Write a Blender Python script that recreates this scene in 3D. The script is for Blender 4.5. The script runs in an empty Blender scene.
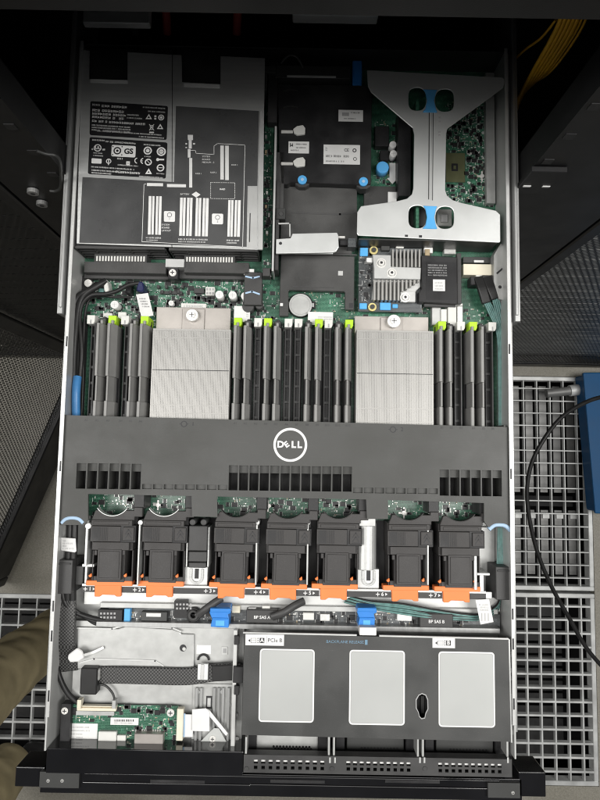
import bpy, bmesh, math, random
from mathutils import Vector, Matrix
random.seed(7)
scene = bpy.context.scene
col = scene.collection
S = 0.001                                   # everything below is written in millimetres

# ------------------------------------------------------------------ camera
F = 600.0
T = math.radians(4.9)
A = math.radians(1.0)
CAM = Vector((12.5, -49.7, 619.0))
fw = Vector((0, math.sin(T), -math.cos(T)))
r0 = Vector((1, 0, 0)); u0 = Vector((0, math.cos(T), math.sin(T)))
rt = math.cos(A) * r0 + math.sin(A) * u0
up = -math.sin(A) * r0 + math.cos(A) * u0

def at(px, py, z):
    """the place on the level plane z (mm) that the photograph shows at pixel px, py"""
    d = rt * ((px - 300) / F) - up * ((py - 400) / F) + fw
    k = (z - CAM.z) / d.z
    p = CAM + d * k
    return (p.x, p.y)

def at_y(px, py, Y):
    d = rt * ((px - 300) / F) - up * ((py - 400) / F) + fw
    p = CAM + d * ((Y - CAM.y) / d.y)
    return (p.x, p.z)

def rect(x0, y0, x1, y1, z):
    xm, ym = (x0 + x1) / 2, (y0 + y1) / 2
    return at(x0, ym, z)[0], at(xm, y1, z)[1], at(x1, ym, z)[0], at(xm, y0, z)[1]

# ------------------------------------------------------------------ materials
def nt(name):
    m = bpy.data.materials.new(name); m.use_nodes = True
    n = m.node_tree.nodes; l = m.node_tree.links
    return m, n, l, n['Principled BSDF']

def coords(n, l, scale):
    tc = n.new('ShaderNodeTexCoord'); mp = n.new('ShaderNodeMapping')
    mp.inputs['Scale'].default_value = scale if isinstance(scale, tuple) else (scale,) * 3
    l.new(tc.outputs['Object'], mp.inputs['Vector'])
    return mp.outputs['Vector']

def ramp(n, l, fac, stops):
    r = n.new('ShaderNodeValToRGB'); e = r.color_ramp.elements
    while len(e) < len(stops): e.new(0.5)
    for i, (p, c) in enumerate(stops):
        e[i].position = p; e[i].color = (c[0], c[1], c[2], 1) if isinstance(c, tuple) else (c, c, c, 1)
    l.new(fac, r.inputs['Fac'])
    return r.outputs['Color']

def mat(name, c, rough=.5, metal=0., var=.12, scale=60., bump=0., bscale=900., stretch=None, spec=.5, coat=0., dust=0.):
    m, n, l, b = nt(name)
    s = stretch or (1, 1, 1)
    v = coords(n, l, (scale * s[0], scale * s[1], scale * s[2]))
    nz = n.new('ShaderNodeTexNoise'); nz.inputs['Detail'].default_value = 5; nz.inputs['Scale'].default_value = 1.0
    l.new(v, nz.inputs['Vector'])
    lo = tuple(max(0, x * (1 - var)) for x in c); hi = tuple(min(1, x * (1 + var)) for x in c)
    colr = ramp(n, l, nz.outputs['Fac'], [(.3, lo), (.7, hi)])
    dr = .02 if metal else .08; rgh = ramp(n, l, nz.outputs['Fac'], [(.3, max(.03, rough - dr)), (.7, min(1, rough + dr))])
    if dust:                                    # wiped patches, specks of dust and fine scratches
        def nzx(sc, det, st=(1, 1, 1)):
            k = n.new('ShaderNodeTexNoise'); k.inputs['Detail'].default_value = det; k.inputs['Scale'].default_value = 1
            l.new(coords(n, l, (sc * st[0], sc * st[1], sc * st[2])), k.inputs['Vector']); return k.outputs['Fac']
        sp = ramp(n, l, nzx(1500, 2), [(.66, 0.0), (.74, 1.0)])
        sm = ramp(n, l, nzx(26, 6), [(.45, 0.0), (.75, 1.0)])
        sc_ = ramp(n, l, nzx(60, 3, (1, 38, 1)), [(.66, 0.0), (.72, 1.0)])
        def mth(op, a, bb):
            k = n.new('ShaderNodeMath'); k.operation = op
            for i, x in enumerate((a, bb)):
                if isinstance(x, float): k.inputs[i].default_value = x
                else: l.new(x, k.inputs[i])
            return k.outputs[0]
        fac = mth('MULTIPLY', mth('MAXIMUM', mth('MULTIPLY', sp, .9), mth('MAXIMUM', mth('MULTIPLY', sm, .22), mth('MULTIPLY', sc_, .25))), dust * .35)
        mx = n.new('ShaderNodeMix'); mx.data_type = 'RGBA'; l.new(fac, mx.inputs['Factor']); l.new(colr, mx.inputs['A']); mx.inputs['B'].default_value = (.36, .35, .33, 1); colr = mx.outputs['Result']
        rgh = mth('ADD', mth('SUBTRACT', rgh, .06), mth('MULTIPLY', sm, .22))
    l.new(colr, b.inputs['Base Color']); l.new(rgh, b.inputs['Roughness'])
    b.inputs['Metallic'].default_value = metal
    b.inputs['Specular IOR Level'].default_value = spec if metal or rough < .3 else spec * .6
    if coat: b.inputs['Coat Weight'].default_value = coat; b.inputs['Coat Roughness'].default_value = .1
    if bump:
        v2 = coords(n, l, bscale)
        n2 = n.new('ShaderNodeTexNoise'); n2.inputs['Scale'].default_value = 1; n2.inputs['Detail'].default_value = 3
        l.new(v2, n2.inputs['Vector'])
        bp = n.new('ShaderNodeBump'); bp.inputs['Strength'].default_value = bump; bp.inputs['Distance'].default_value = .0004
        l.new(n2.outputs['Fac'], bp.inputs['Height']); l.new(bp.outputs['Normal'], b.inputs['Normal'])
    return m

M = {}
M['steel'] = mat('galvanised_steel', (.42, .425, .415), 0.4, 0.4, .10, 90, .10, 300)
M['rim'] = mat('bright_steel', (.52, .525, .515), 0.36, 0.35, .06, 50, .05, 300)
M['rail'] = mat('slide_rail_steel', (.36, .365, .36), .35, .6, .12, 30, stretch=(6, .4, 6))
M['cover'] = mat('brushed_cover_steel', (.66, .67, .66), 0.36, 0.6, .07, 60, .06, 500, stretch=(.4, 4, 1))
M['bracket'] = mat('zinc_bracket', (.68, .695, .685), 0.36, 0.5, .02, 70, .05, 400)
M['alu'] = mat('aluminium_fins', (.33, .325, .31), 0.4, 0.3, .06, 30)
M['base'] = mat('warm_metal_base', (.38, .355, .33), 0.38, 0.45, .08, 60)
M['shroud'] = mat('shroud_plastic', (.059, .060, .057), 0.5, 0, .07, 22, .22, 2500, dust=0.5)
M['fan'] = mat('fan_plastic', (.040, .038, .0375), .5, 0, .08, 40, .2, 2500, dust=.5)
M['blank'] = mat('blank_plastic', (.24, .238, .23), .42, 0, .08, 60, .15, 2000, dust=.4)
M['black'] = mat('black_plastic', (.018, .018, .019), .45, 0, .15, 50, .15, 2000, dust=.4)
M['dark'] = mat('charcoal_plastic', (.048, .048, .048), .5, 0, .12, 50, .15, 2000, dust=.4)
M['baffle'] = mat('baffle_plastic', (.056, .056, .055), .38, 0, .1, 40, .15, 1500, dust=.5)
M['gloss'] = mat('gloss_black', (.008, .008, .009), .1, 0, .2, 20, coat=.5)
M['orange'] = mat('orange_plastic', (.78, .21, .06), .42, 0, .06, 60, .1, 1500)
M['lime'] = mat('lime_plastic', (.42, .68, .03), .4, 0, .06, 60)
M['white'] = mat('white_plastic', (.62, .62, .59), .4, 0, .05, 60)
M['cream'] = mat('cream_plastic', (.66, .62, .5), .45, 0, .06, 60)
M['paper'] = mat('label_paper', (.66, .66, .65), .6, 0, .04, 80)
M['greypaper'] = mat('grey_print', (.34, .34, .34), .6, 0, .05, 80)
M['ink'] = mat('label_ink', (.03, .03, .032), .5, 0, .1, 80)
M['darklabel'] = mat('charcoal_label', (.060, .061, .062), .36, 0, .10, 30, dust=.4)
M['blacklabel'] = mat('black_label', (.016, .016, .017), .33, 0, .12, 50)
M['print'] = mat('white_print', (.68, .68, .67), .5, 0, .04, 80)
M['plate'] = mat('drive_cover_paint', (.054, .055, .054), .42, 0, .08, 25, .12, 2500, dust=.4)
M['blue'] = mat('blue_plastic', (.03, .20, .58), .4, 0, .08, 60)
M['skyblue'] = mat('sky_blue_plastic', (.10, .38, .72), .35, 0, .08, 60)
M['sheath'] = mat('steel_blue_sheath', (.05, .19, .42), .3, 0, .1, 60)
M['paleblue'] = mat('pale_blue_foam', (.36, .5, .66), .5, 0, .08, 60)
M['teal'] = mat('teal_cable', (.11, .22, .205), .35, 0, .25, 200)
M['cable'] = mat('cable_jacket', (.018, .018, .018), .45, 0, .15, 60)
M['yellow'] = mat('fibre_jacket', (.85, .46, .03), .4, 0, .1, 60)
M['screw'] = mat('screw_steel', (.74, .73, .70), .34, .35, .06, 100)
M['brass'] = mat('gold_ring', (.72, .62, .28), .35, .5, .06, 100)
M['chip'] = mat('chip_epoxy', (.025, .025, .026), .35, 0, .1, 100)
M['bga'] = mat('green_brown_substrate', (.10, .105, .055), .35, 0, .1, 100)
M['solder'] = mat('tin_solder', (.58, .58, .56), .3, .6, .1, 300)
M['tan'] = mat('ceramic_tan', (.34, .27, .17), .45, 0, .15, 300)
M['rackblack'] = mat('rack_black_paint', (.010, .010, .0105), .4, 0, .2, 20, .12, 900)
M['rackgrey'] = mat('rack_grey_metal', (.04, .041, .04), .45, .2, .15, 20)
M['clear'] = mat('frosted_film', (.42, .43, .42), .25, 0, .06, 60)
M['navy'] = mat('navy_plastic', (.014, .018, .07), .4, 0, .1, 60)
M['bluebox'] = mat('blue_painted_board', (.008, .085, .22), .5, 0, .12, 8)
M['trouser'] = mat('khaki_cotton', (.38, .32, .19), .85, 0, .22, 14, .5, 600)
M['shirt'] = mat('dark_cotton', (.05, .055, .07), .85, 0, .15, 14, .5, 600)
M['skin'] = mat('skin', (.42, .25, .18), .5, 0, .08, 20)
M['hair'] = mat('dark_hair', (.02, .015, .012), .55, 0, .2, 200)
M['grate'] = mat('painted_grate_steel', (.68, .69, .68), .5, .3, .25, 18)
M['slat'] = mat('damper_slat_metal', (.28, .28, .275), .5, .4, .25, 14)
M['pit'] = mat('underfloor', (.03, .03, .031), .8, 0, .4, 8)

def floor_mat():
    m, n, l, b = nt('vinyl_floor')
    v = coords(n, l, 1)
    a = n.new('ShaderNodeTexNoise'); a.inputs['Scale'].default_value = 260; a.inputs['Detail'].default_value = 6; l.new(v, a.inputs['Vector'])
    c2 = n.new('ShaderNodeTexNoise'); c2.inputs['Scale'].default_value = 6; c2.inputs['Detail'].default_value = 4; l.new(v, c2.inputs['Vector'])
    k1 = ramp(n, l, a.outputs['Fac'], [(.35, (.28, .265, .225)), (.65, (.38, .36, .31))])
    k2 = ramp(n, l, c2.outputs['Fac'], [(.3, (.75, .75, .72)), (.7, (1, 1, 1))])
    mx = n.new('ShaderNodeMix'); mx.data_type = 'RGBA'; mx.blend_type = 'MULTIPLY'; mx.inputs['Factor'].default_value = 1
    l.new(k1, mx.inputs['A']); l.new(k2, mx.inputs['B']); l.new(mx.outputs['Result'], b.inputs['Base Color'])
    b.inputs['Roughness'].default_value = .45
    return m
M['floor'] = floor_mat()

def pcb_mat(name, dark, mid, light):
    m, n, l, b = nt(name)
    v = coords(n, l, 1000)
    br = n.new('ShaderNodeTexBrick'); br.inputs['Scale'].default_value = .42; br.inputs['Mortar Size'].default_value = .06
    br.inputs['Brick Width'].default_value = 1.3; br.inputs['Row Height'].default_value = .42; br.offset = .37; br.squash = .6; br.squash_frequency = 3
    br.inputs['Color1'].default_value = (*dark, 1); br.inputs['Color2'].default_value = (*mid, 1); br.inputs['Mortar'].default_value = (*light, 1)
    l.new(v, br.inputs['Vector'])
    vo = n.new('ShaderNodeTexVoronoi'); vo.distance = 'CHEBYCHEV'; vo.inputs['Scale'].default_value = .16; l.new(v, vo.inputs['Vector'])
    g = ramp(n, l, vo.outputs['Distance'], [(.18, (1.6, 1.6, 1.6)), (.26, (.85, .85, .85))])
    nz = n.new('ShaderNodeTexNoise'); nz.inputs['Scale'].default_value = .035; nz.inputs['Detail'].default_value = 3; l.new(v, nz.inputs['Vector'])
    g2 = ramp(n, l, nz.outputs['Fac'], [(.35, (.6, .6, .6)), (.65, (1.3, 1.3, 1.3))])
    mx = n.new('ShaderNodeMix'); mx.data_type = 'RGBA'; mx.blend_type = 'MULTIPLY'; mx.inputs['Factor'].default_value = .6
    l.new(br.outputs['Color'], mx.inputs['A']); l.new(g, mx.inputs['B'])
    m2 = n.new('ShaderNodeMix'); m2.data_type = 'RGBA'; m2.blend_type = 'MULTIPLY'; m2.inputs['Factor'].default_value = .8
    l.new(mx.outputs['Result'], m2.inputs['A']); l.new(g2, m2.inputs['B'])
    l.new(m2.outputs['Result'], b.inputs['Base Color'])
    b.inputs['Roughness'].default_value = .32
    return m
M['pcb'] = pcb_mat('green_circuit_board', (.012, .066, .040), (.017, .092, .053), (.10, .24, .16))
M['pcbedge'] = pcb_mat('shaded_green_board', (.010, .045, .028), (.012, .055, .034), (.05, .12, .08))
M['pcbdark'] = pcb_mat('slate_circuit_board', (.05, .055, .06), (.07, .075, .08), (.12, .13, .13))

def braid_mat():
    m, n, l, b = nt('braided_sleeve')
    v = coords(n, l, 1000)
    ck = n.new('ShaderNodeTexChecker'); ck.inputs['Scale'].default_value = .62
    ck.inputs['Color1'].default_value = (.010, .010, .010, 1); ck.inputs['Color2'].default_value = (.085, .085, .083, 1)
    l.new(v, ck.inputs['Vector'])
    l.new(ck.outputs['Color'], b.inputs['Base Color'])
    bp = n.new('ShaderNodeBump'); bp.inputs['Strength'].default_value = .6; bp.inputs['Distance'].default_value = .0005
    l.new(ck.outputs['Fac'], bp.inputs['Height']); l.new(bp.outputs['Normal'], b.inputs['Normal'])
    b.inputs['Roughness'].default_value = .5
    return m
M['braid'] = braid_mat()

def perf_mat(name, c, pitch, hole, axes=(0, 2)):
    """painted sheet with staggered rows of round holes really open"""
    m, n, l, b = nt(name)
    b.inputs['Base Color'].default_value = (*c, 1); b.inputs['Roughness'].default_value = .4
    tc = n.new('ShaderNodeTexCoord'); sp = n.new('ShaderNodeSeparateXYZ'); l.new(tc.outputs['Object'], sp.inputs[0])
    def mth(op, a, bb=None):
        k = n.new('ShaderNodeMath'); k.operation = op
        for i, x in enumerate((a, bb)):
            if x is None: continue
            if isinstance(x, (int, float)): k.inputs[i].default_value = x
            else: l.new(x, k.inputs[i])
        return k.outputs[0]
    U = mth('DIVIDE', sp.outputs[axes[0]], pitch * S); V = mth('DIVIDE', sp.outputs[axes[1]], pitch * .866 * S)
    row = mth('FLOOR', V); odd = mth('MULTIPLY', mth('FLOORED_MODULO', row, 2.0), .5)
    fu = mth('SUBTRACT', mth('FRACT', mth('ADD', U, odd)), .5)
    fv = mth('MULTIPLY', mth('SUBTRACT', mth('FRACT', V), .5), .866)
    d = mth('SQRT', mth('ADD', mth('MULTIPLY', fu, fu), mth('MULTIPLY', fv, fv)))
    op = mth('LESS_THAN', d, hole)
    tr = n.new('ShaderNodeBsdfTransparent'); mx = n.new('ShaderNodeMixShader')
    l.new(op, mx.inputs[0]); l.new(b.outputs[0], mx.inputs[1]); l.new(tr.outputs[0], mx.inputs[2])
    l.new(mx.outputs[0], n['Material Output'].inputs['Surface'])
    return m
M['perf'] = perf_mat('perforated_black_sheet', (.014, .014, .0145), 9.5, .43)

# ------------------------------------------------------------------ mesh builder
class MB:
    def __init__(s, m=None): s.v = []; s.f = []; s.mi = []; s.sm = []; s.mats = []; s.m = m
    def _m(s, m):
        m = m or s.m
        if m not in s.mats: s.mats.append(m)
        return s.mats.index(m)
    def add(s, vs, fs, m=None, smooth=False):
        o = len(s.v); k = s._m(m); s.v += [tuple(p) for p in vs]
        for f in fs: s.f.append([i + o for i in f]); s.mi.append(k); s.sm.append(smooth)
    def box(s, x0, y0, z0, x1, y1, z1, m=None):
        vs = [(x, y, z) for z in (z0, z1) for y in (y0, y1) for x in (x0, x1)]
        s.add(vs, [(0, 2, 3, 1), (4, 5, 7, 6), (0, 1, 5, 4), (2, 6, 7, 3), (0, 4, 6, 2), (1, 3, 7, 5)], m)
    def pb(s, x0, y0, x1, y1, z0, z1, m=None):
        X0, Y0, X1, Y1 = rect(x0, y0, x1, y1, z1); s.box(X0, Y0, z0, X1, Y1, z1, m)
    def prism(s, pts, z0, z1, m=None):
        n = len(pts)
        s.add([(x, y, z0) for x, y in pts] + [(x, y, z1) for x, y in pts],
              [tuple(range(n)), tuple(range(n, 2 * n))] + [(i, (i + 1) % n, n + (i + 1) % n, n + i) for i in range(n)], m)
    def pp(s, pts, z0, z1, m=None): s.prism([at(x, y, z1) for x, y in pts], z0, z1, m)
    def plate(s, outer, holes, z0, z1, m=None):
        bm = bmesh.new()
        for lp in [outer] + holes:
            vs = [bm.verts.new((x, y, z1)) for x, y in lp]
            for i in range(len(vs)): bm.edges.new((vs[i], vs[(i + 1) % len(vs)]))
        bmesh.ops.triangle_fill(bm, edges=bm.edges[:], use_beauty=True)
        bmesh.ops.dissolve_limit(bm, angle_limit=.001, verts=[], edges=[e for e in bm.edges if len(e.link_faces) == 2])
        r = bmesh.ops.extrude_face_region(bm, geom=bm.faces[:])
        bmesh.ops.translate(bm, verts=[g for g in r['geom'] if isinstance(g, bmesh.types.BMVert)], vec=(0, 0, z0 - z1))
        bm.verts.index_update()
        s.add([v.co[:] for v in bm.verts], [tuple(v.index for v in f.verts) for f in bm.faces], m); bm.free()
    def cyl(s, cx, cy, z0, z1, r, m=None, n=20, r2=None):
        r2 = r if r2 is None else r2
        a = [2 * math.pi * i / n for i in range(n)]
        s.add([(cx + r * math.cos(t), cy + r * math.sin(t), z0) for t in a] + [(cx + r2 * math.cos(t), cy + r2 * math.sin(t), z1) for t in a],
              [(i, (i + 1) % n, n + (i + 1) % n, n + i) for i in range(n)], m, True)
        o = len(s.v) - 2 * n; k = s._m(m)
        s.f.append([o + i for i in range(n)]); s.f.append([o + n + i for i in range(n)]); s.mi += [k, k]; s.sm += [False, False]
    def pc(s, px, py, rpx, z0, z1, m=None, n=20):
        x, y = at(px, py, z1); r = abs(at(px + rpx, py, z1)[0] - x); s.cyl(x, y, z0, z1, r, m, n); return x, y, r
    def ring(s, cx, cy, z0, z1, ro, ri, m=None, n=40, a0=0, a1=2 * math.pi):
        full = abs(a1 - a0 - 2 * math.pi) < 1e-6; k = n if full else n + 1
        vs = []
        for i in range(k):
            t = a0 + (a1 - a0) * i / n; c, q = math.cos(t), math.sin(t)
            vs += [(cx + ro * c, cy + ro * q, z0), (cx + ro * c, cy + ro * q, z1), (cx + ri * c, cy + ri * q, z1), (cx + ri * c, cy + ri * q, z0)]
        fs = []
        for i in range(n):
            a, b = 4 * i, 4 * ((i + 1) % k)
            for j in range(4): fs.append((a + j, a + (j + 1) % 4, b + (j + 1) % 4, b + j))
        if not full: fs += [(0, 1, 2, 3), tuple(4 * n + j for j in range(4))]
        s.add(vs, fs, m)
    def tube(s, pts, r, m=None, n=8, sub=6, flat=1.0):
        P = smooth_path([Vector(p) for p in pts], sub); vs = []; fs = []
        side = None
        for i, p in enumerate(P):
            t = (P[min(i + 1, len(P) - 1)] - P[max(i - 1, 0)]).normalized()
            if side is None:
                side = t.cross(Vector((0, 0, 1)))
                if side.length < .1: side = t.cross(Vector((0, 1, 0)))
            side = (side - t * side.dot(t)).normalized(); w = t.cross(side)
            for j in range(n):
                a = 2 * math.pi * j / n; vs.append(p + side * r * math.cos(a) + w * r * flat * math.sin(a))
        L = len(P)
        for i in range(L - 1):
            for j in range(n): fs.append((i * n + j, i * n + (j + 1) % n, (i + 1) * n + (j + 1) % n, (i + 1) * n + j))
        s.add(vs, fs, m, True)
        s.add(vs[:n], [tuple(range(n))], m); s.add(vs[-n:], [tuple(range(n))], m)
    def ribbon(s, pts, w, th, m=None, sub=6):
        """flat cable lying mostly level: pts of (x, y, z), width across the path"""
        P = smooth_path([Vector(p) for p in pts], sub); vs = []; fs = []
        for i, p in enumerate(P):
            t = (P[min(i + 1, len(P) - 1)] - P[max(i - 1, 0)]).normalized()
            sd = t.cross(Vector((0, 0, 1))).normalized(); q = sd.cross(t)
            for a, b in ((-1, -1), (1, -1), (1, 1), (-1, 1)): vs.append(p + sd * a * w / 2 + q * b * th / 2)
        for i in range(len(P) - 1):
            for j in range(4): fs.append((4 * i + j, 4 * i + (j + 1) % 4, 4 * i + 4 + (j + 1) % 4, 4 * i + 4 + j))
        fs += [(0, 1, 2, 3), tuple(4 * (len(P) - 1) + j for j in range(4))]
        s.add(vs, fs, m)
    def line(s, pts, w, z0, z1, m=None):
        """thin printed or raised line through pixel points, w in mm"""
        Q = [at(x, y, z1) for x, y in pts]
        for (ax, ay), (bx, by) in zip(Q, Q[1:]):
            d = Vector((bx - ax, by - ay)); k = d.length
            if k < 1e-6: continue
            d /= k; nx, ny = -d.y * w / 2, d.x * w / 2; ex, ey = d.x * w / 2, d.y * w / 2
            s.prism([(ax + nx - ex, ay + ny - ey), (ax - nx - ex, ay - ny - ey), (bx - nx + ex, by - ny + ey), (bx + nx + ex, by + ny + ey)], z0, z1, m)
    def text(s, st, px, py, z, size, m=None, bold=0., rot=0., align='CENTER', th=.06, sx=1.):
        vs, fs = glyphs(st, bold, align); x, y = at(px, py, z); c, q = math.cos(rot), math.sin(rot)
        s.add([(x + size * (sx * a * c - b * q), y + size * (sx * a * q + b * c), z) for a, b in vs], fs, m)
    def merge(s, o, dx=0, dy=0, dz=0):
        for k, mm in enumerate(o.mats):
            pass
        base = len(s.v); s.v += [(x + dx, y + dy, z + dz) for x, y, z in o.v]
        for f, k, sm in zip(o.f, o.mi, o.sm): s.f.append([i + base for i in f]); s.mi.append(s._m(o.mats[k])); s.sm.append(sm)
    def mesh(s, name, off):
        me = bpy.data.meshes.new(name)
        me.from_pydata([((x - off[0]) * S, (y - off[1]) * S, (z - off[2]) * S) for x, y, z in s.v], [], s.f)
        for k in s.mats: me.materials.append(M[k])
        for p, k, sm in zip(me.polygons, s.mi, s.sm): p.material_index = k; p.use_smooth = sm
        bm = bmesh.new(); bm.from_mesh(me); bmesh.ops.recalc_face_normals(bm, faces=bm.faces[:]); bm.to_mesh(me); bm.free()
        return me

def smooth_path(P, sub):
    if len(P) < 3: return P
    out = []
    for i in range(len(P) - 1):
        a = P[max(i - 1, 0)]; b = P[i]; c = P[i + 1]; d = P[min(i + 2, len(P) - 1)]
        for k in range(sub):
            t = k / sub
            out.append(.5 * ((2 * b) + (c - a) * t + (2 * a - 5 * b + 4 * c - d) * t * t + (3 * b - a - 3 * c + d) * t ** 3))
    out.append(P[-1]); return out

_gl = {}
def glyphs(st, bold, align):
    k = (st, bold, align)
    if k not in _gl:
        cu = bpy.data.curves.new('t', 'FONT'); cu.body = st; cu.align_x = align; cu.align_y = 'CENTER'; cu.offset = bold; cu.resolution_u = 3
        o = bpy.data.objects.new('t', cu); col.objects.link(o); bpy.context.view_layer.update()
        me = bpy.data.meshes.new_from_object(o.evaluated_get(bpy.context.evaluated_depsgraph_get()))
        _gl[k] = ([(v.co.x, v.co.y) for v in me.vertices], [tuple(p.vertices) for p in me.polygons])
        bpy.data.objects.remove(o); bpy.data.curves.remove(cu); bpy.data.meshes.remove(me)
    return _gl[k]

OFF = {}
def tag(o, label, cat, group=None):
    o['label'] = label; o['category'] = cat
    if group: o['group'] = group
    return o
def thing(name, label, cat, px, py, z, group=None):
    o = bpy.data.objects.new(name, None); o.empty_display_size = .01; col.objects.link(o)
    x, y = at(px, py, z); o.location = (x * S, y * S, z * S); OFF[o] = (x, y, z)
    return tag(o, label, cat, group)
def part(mb, name, parent, bev=0., seg=1, label=None, kind=None, solid=None):
    off = OFF[parent]; me = mb.mesh(name, off); o = bpy.data.objects.new(name, me); col.objects.link(o); o.parent = parent; OFF[o] = off
    fin(o, bev, seg)
    if label: o['label'] = label
    if kind: o['kind'] = kind
    return o
def solo(mb, name, label=None, cat=None, group=None, bev=0., seg=1, kind=None):
    xs, ys, zs = zip(*mb.v); off = ((min(xs) + max(xs)) / 2, (min(ys) + max(ys)) / 2, min(zs))
    o = bpy.data.objects.new(name, mb.mesh(name, off)); col.objects.link(o); o.location = tuple(c * S for c in off); OFF[o] = off
    fin(o, bev, seg)
    if kind: o['kind'] = kind
    if label: tag(o, label, cat, group)
    return o
def fin(o, bev, seg):
    if bev:
        b = o.modifiers.new('edge', 'BEVEL'); b.width = bev * S; b.segments = seg; b.limit_method = 'ANGLE'; b.angle_limit = math.radians(40); b.harden_normals = False
def dup(o, parent=None):
    c = o.copy(); col.objects.link(c)
    if parent: c.parent = parent
    for ch in list(o.children): dup(ch, c)
    return c

def screw(mb, px, py, r, z0, z1, m='screw'):
    x, y, R = mb.pc(px, py, r, z0, z1, m); mb.cyl(x, y, z1, z1 + .5, R * .8, m)
    mb.box(x - R * .55, y - R * .12, z1 + .5, x + R * .55, y + R * .12, z1 + .62, 'ink'); mb.box(x - R * .12, y - R * .55, z1 + .503, x + R * .12, y + R * .55, z1 + .63, 'ink')
def smd(mb, x0, y0, x1, y1, z, n, seed=0, pal=('solder', 'tan', 'chip', 'white', 'solder', 'tan', 'chip'), big=1.0, avoid=()):
    rng = random.Random(seed)
    for i in range(n):
        px, py = rng.uniform(x0, x1), rng.uniform(y0, y1)
        if any(a <= px <= c and b <= py <= d for a, b, c, d in avoid): continue
        x, y = at(px, py, z); x = round(x / 1.2) * 1.2; y = round(y / 1.2) * 1.2
        k = rng.random()
        if k < .62:
            w, h = rng.choice(((.5, 1.0), (1.0, .5), (.8, 1.6), (1.6, .8))); c = rng.choice(pal); t = rng.uniform(.3, .8)
            mb.box(x - w / 2 * big, y - h / 2 * big, z, x + w / 2 * big, y + h / 2 * big, z + t, c)
            if c != 'solder':
                if w > h:
                    mb.box(x - w * .75 * big, y - h * .45 * big, z, x - w * .5 * big, y + h * .45 * big, z + t * .7, 'solder'); mb.box(x + w * .5 * big, y - h * .45 * big, z, x + w * .75 * big, y + h * .45 * big, z + t * .7, 'solder')
                else:
                    mb.box(x - w * .45 * big, y - h * .75 * big, z, x + w * .45 * big, y - h * .5 * big, z + t * .7, 'solder'); mb.box(x - w * .45 * big, y + h * .5 * big, z, x + w * .45 * big, y + h * .75 * big, z + t * .7, 'solder')
        elif k < .80:
            w, h = rng.choice(((3, 3), (2.4, 4), (4, 2.4), (5, 4))); w *= big; h *= big
            mb.box(x - w / 2, y - h / 2, z + .2, x + w / 2, y + h / 2, z + 1.2, 'chip')
            for q in range(int(h / .8)):
                yy = y - h / 2 + .5 + q * .8
                mb.box(x - w / 2 - .7, yy - .15, z, x - w / 2, yy + .15, z + .4, 'solder'); mb.box(x + w / 2, yy - .15, z, x + w / 2 + .7, yy + .15, z + .4, 'solder')
        else:                                                   # printed outlines and legends on the board
            w, h = rng.uniform(1.5, 5), rng.uniform(.25, .4)
            if rng.random() < .5: w, h = h, w
            mb.box(x - w / 2, y - h / 2, z - .3, x + w / 2, y + h / 2, z + .04, 'print')
ORD = ['first', 'second', 'third', 'fourth', 'fifth', 'sixth', 'seventh', 'eighth', 'ninth']
M['panelgrey'] = mat('pale_panel_grey', (.40, .41, .40), .4, .15, .05, 12)
M['softblue'] = mat('muted_blue_print', (.14, .24, .33), .5, 0, .05, 60)
M['redcord'] = mat('dull_red_jacket', (.35, .05, .04), .5, 0, .1, 60)
WORLD = .045; EXPO = 0.0
LAMPS = [('ceiling_light', (-1.25, -0.12, 1.95, -.6, -0.12, 0.0, .8, 1.5, 48)), ('ceiling_light', (1.25, -0.12, 1.95, .6, -0.12, 0.0, .8, 1.5, 48)), ('ceiling_light', (0, -0.12, 1.98, 0, -0.12, 0.0, 1.2, 1.5, 11))]
def scribble(mb, x0, y0, x1, y1, z, m='print', seed=0, dense=False):
    """a row of print too small to read, character by character"""
    rng = random.Random(seed); X0, Y0, X1, Y1 = rect(x0, y0, x1, y1, z); h = Y1 - Y0; x = X0
    while x < X1 - h * .3:
        w = h * (rng.uniform(.75, .95) if dense else rng.uniform(.4, .62))
        if rng.random() < (.06 if dense else .15): x += w * .8; continue
        n = 3 if dense else 2
        mb.box(x, Y0, z, x + h * .14, Y1, z + .05, m)
        for k in range(n):
            yy = Y0 + h * (rng.uniform(0, .3) + k * .85 / n); mb.box(x + h * .14, yy, z, x + w * .85, yy + h * .14, z + .05, m)
        if rng.random() < .6: mb.box(x + w * .7, Y0 + h * .1, z, x + w * .85, Y1 - h * rng.uniform(0, .3), z + .047, m)
        x += w + h * .12

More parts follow.
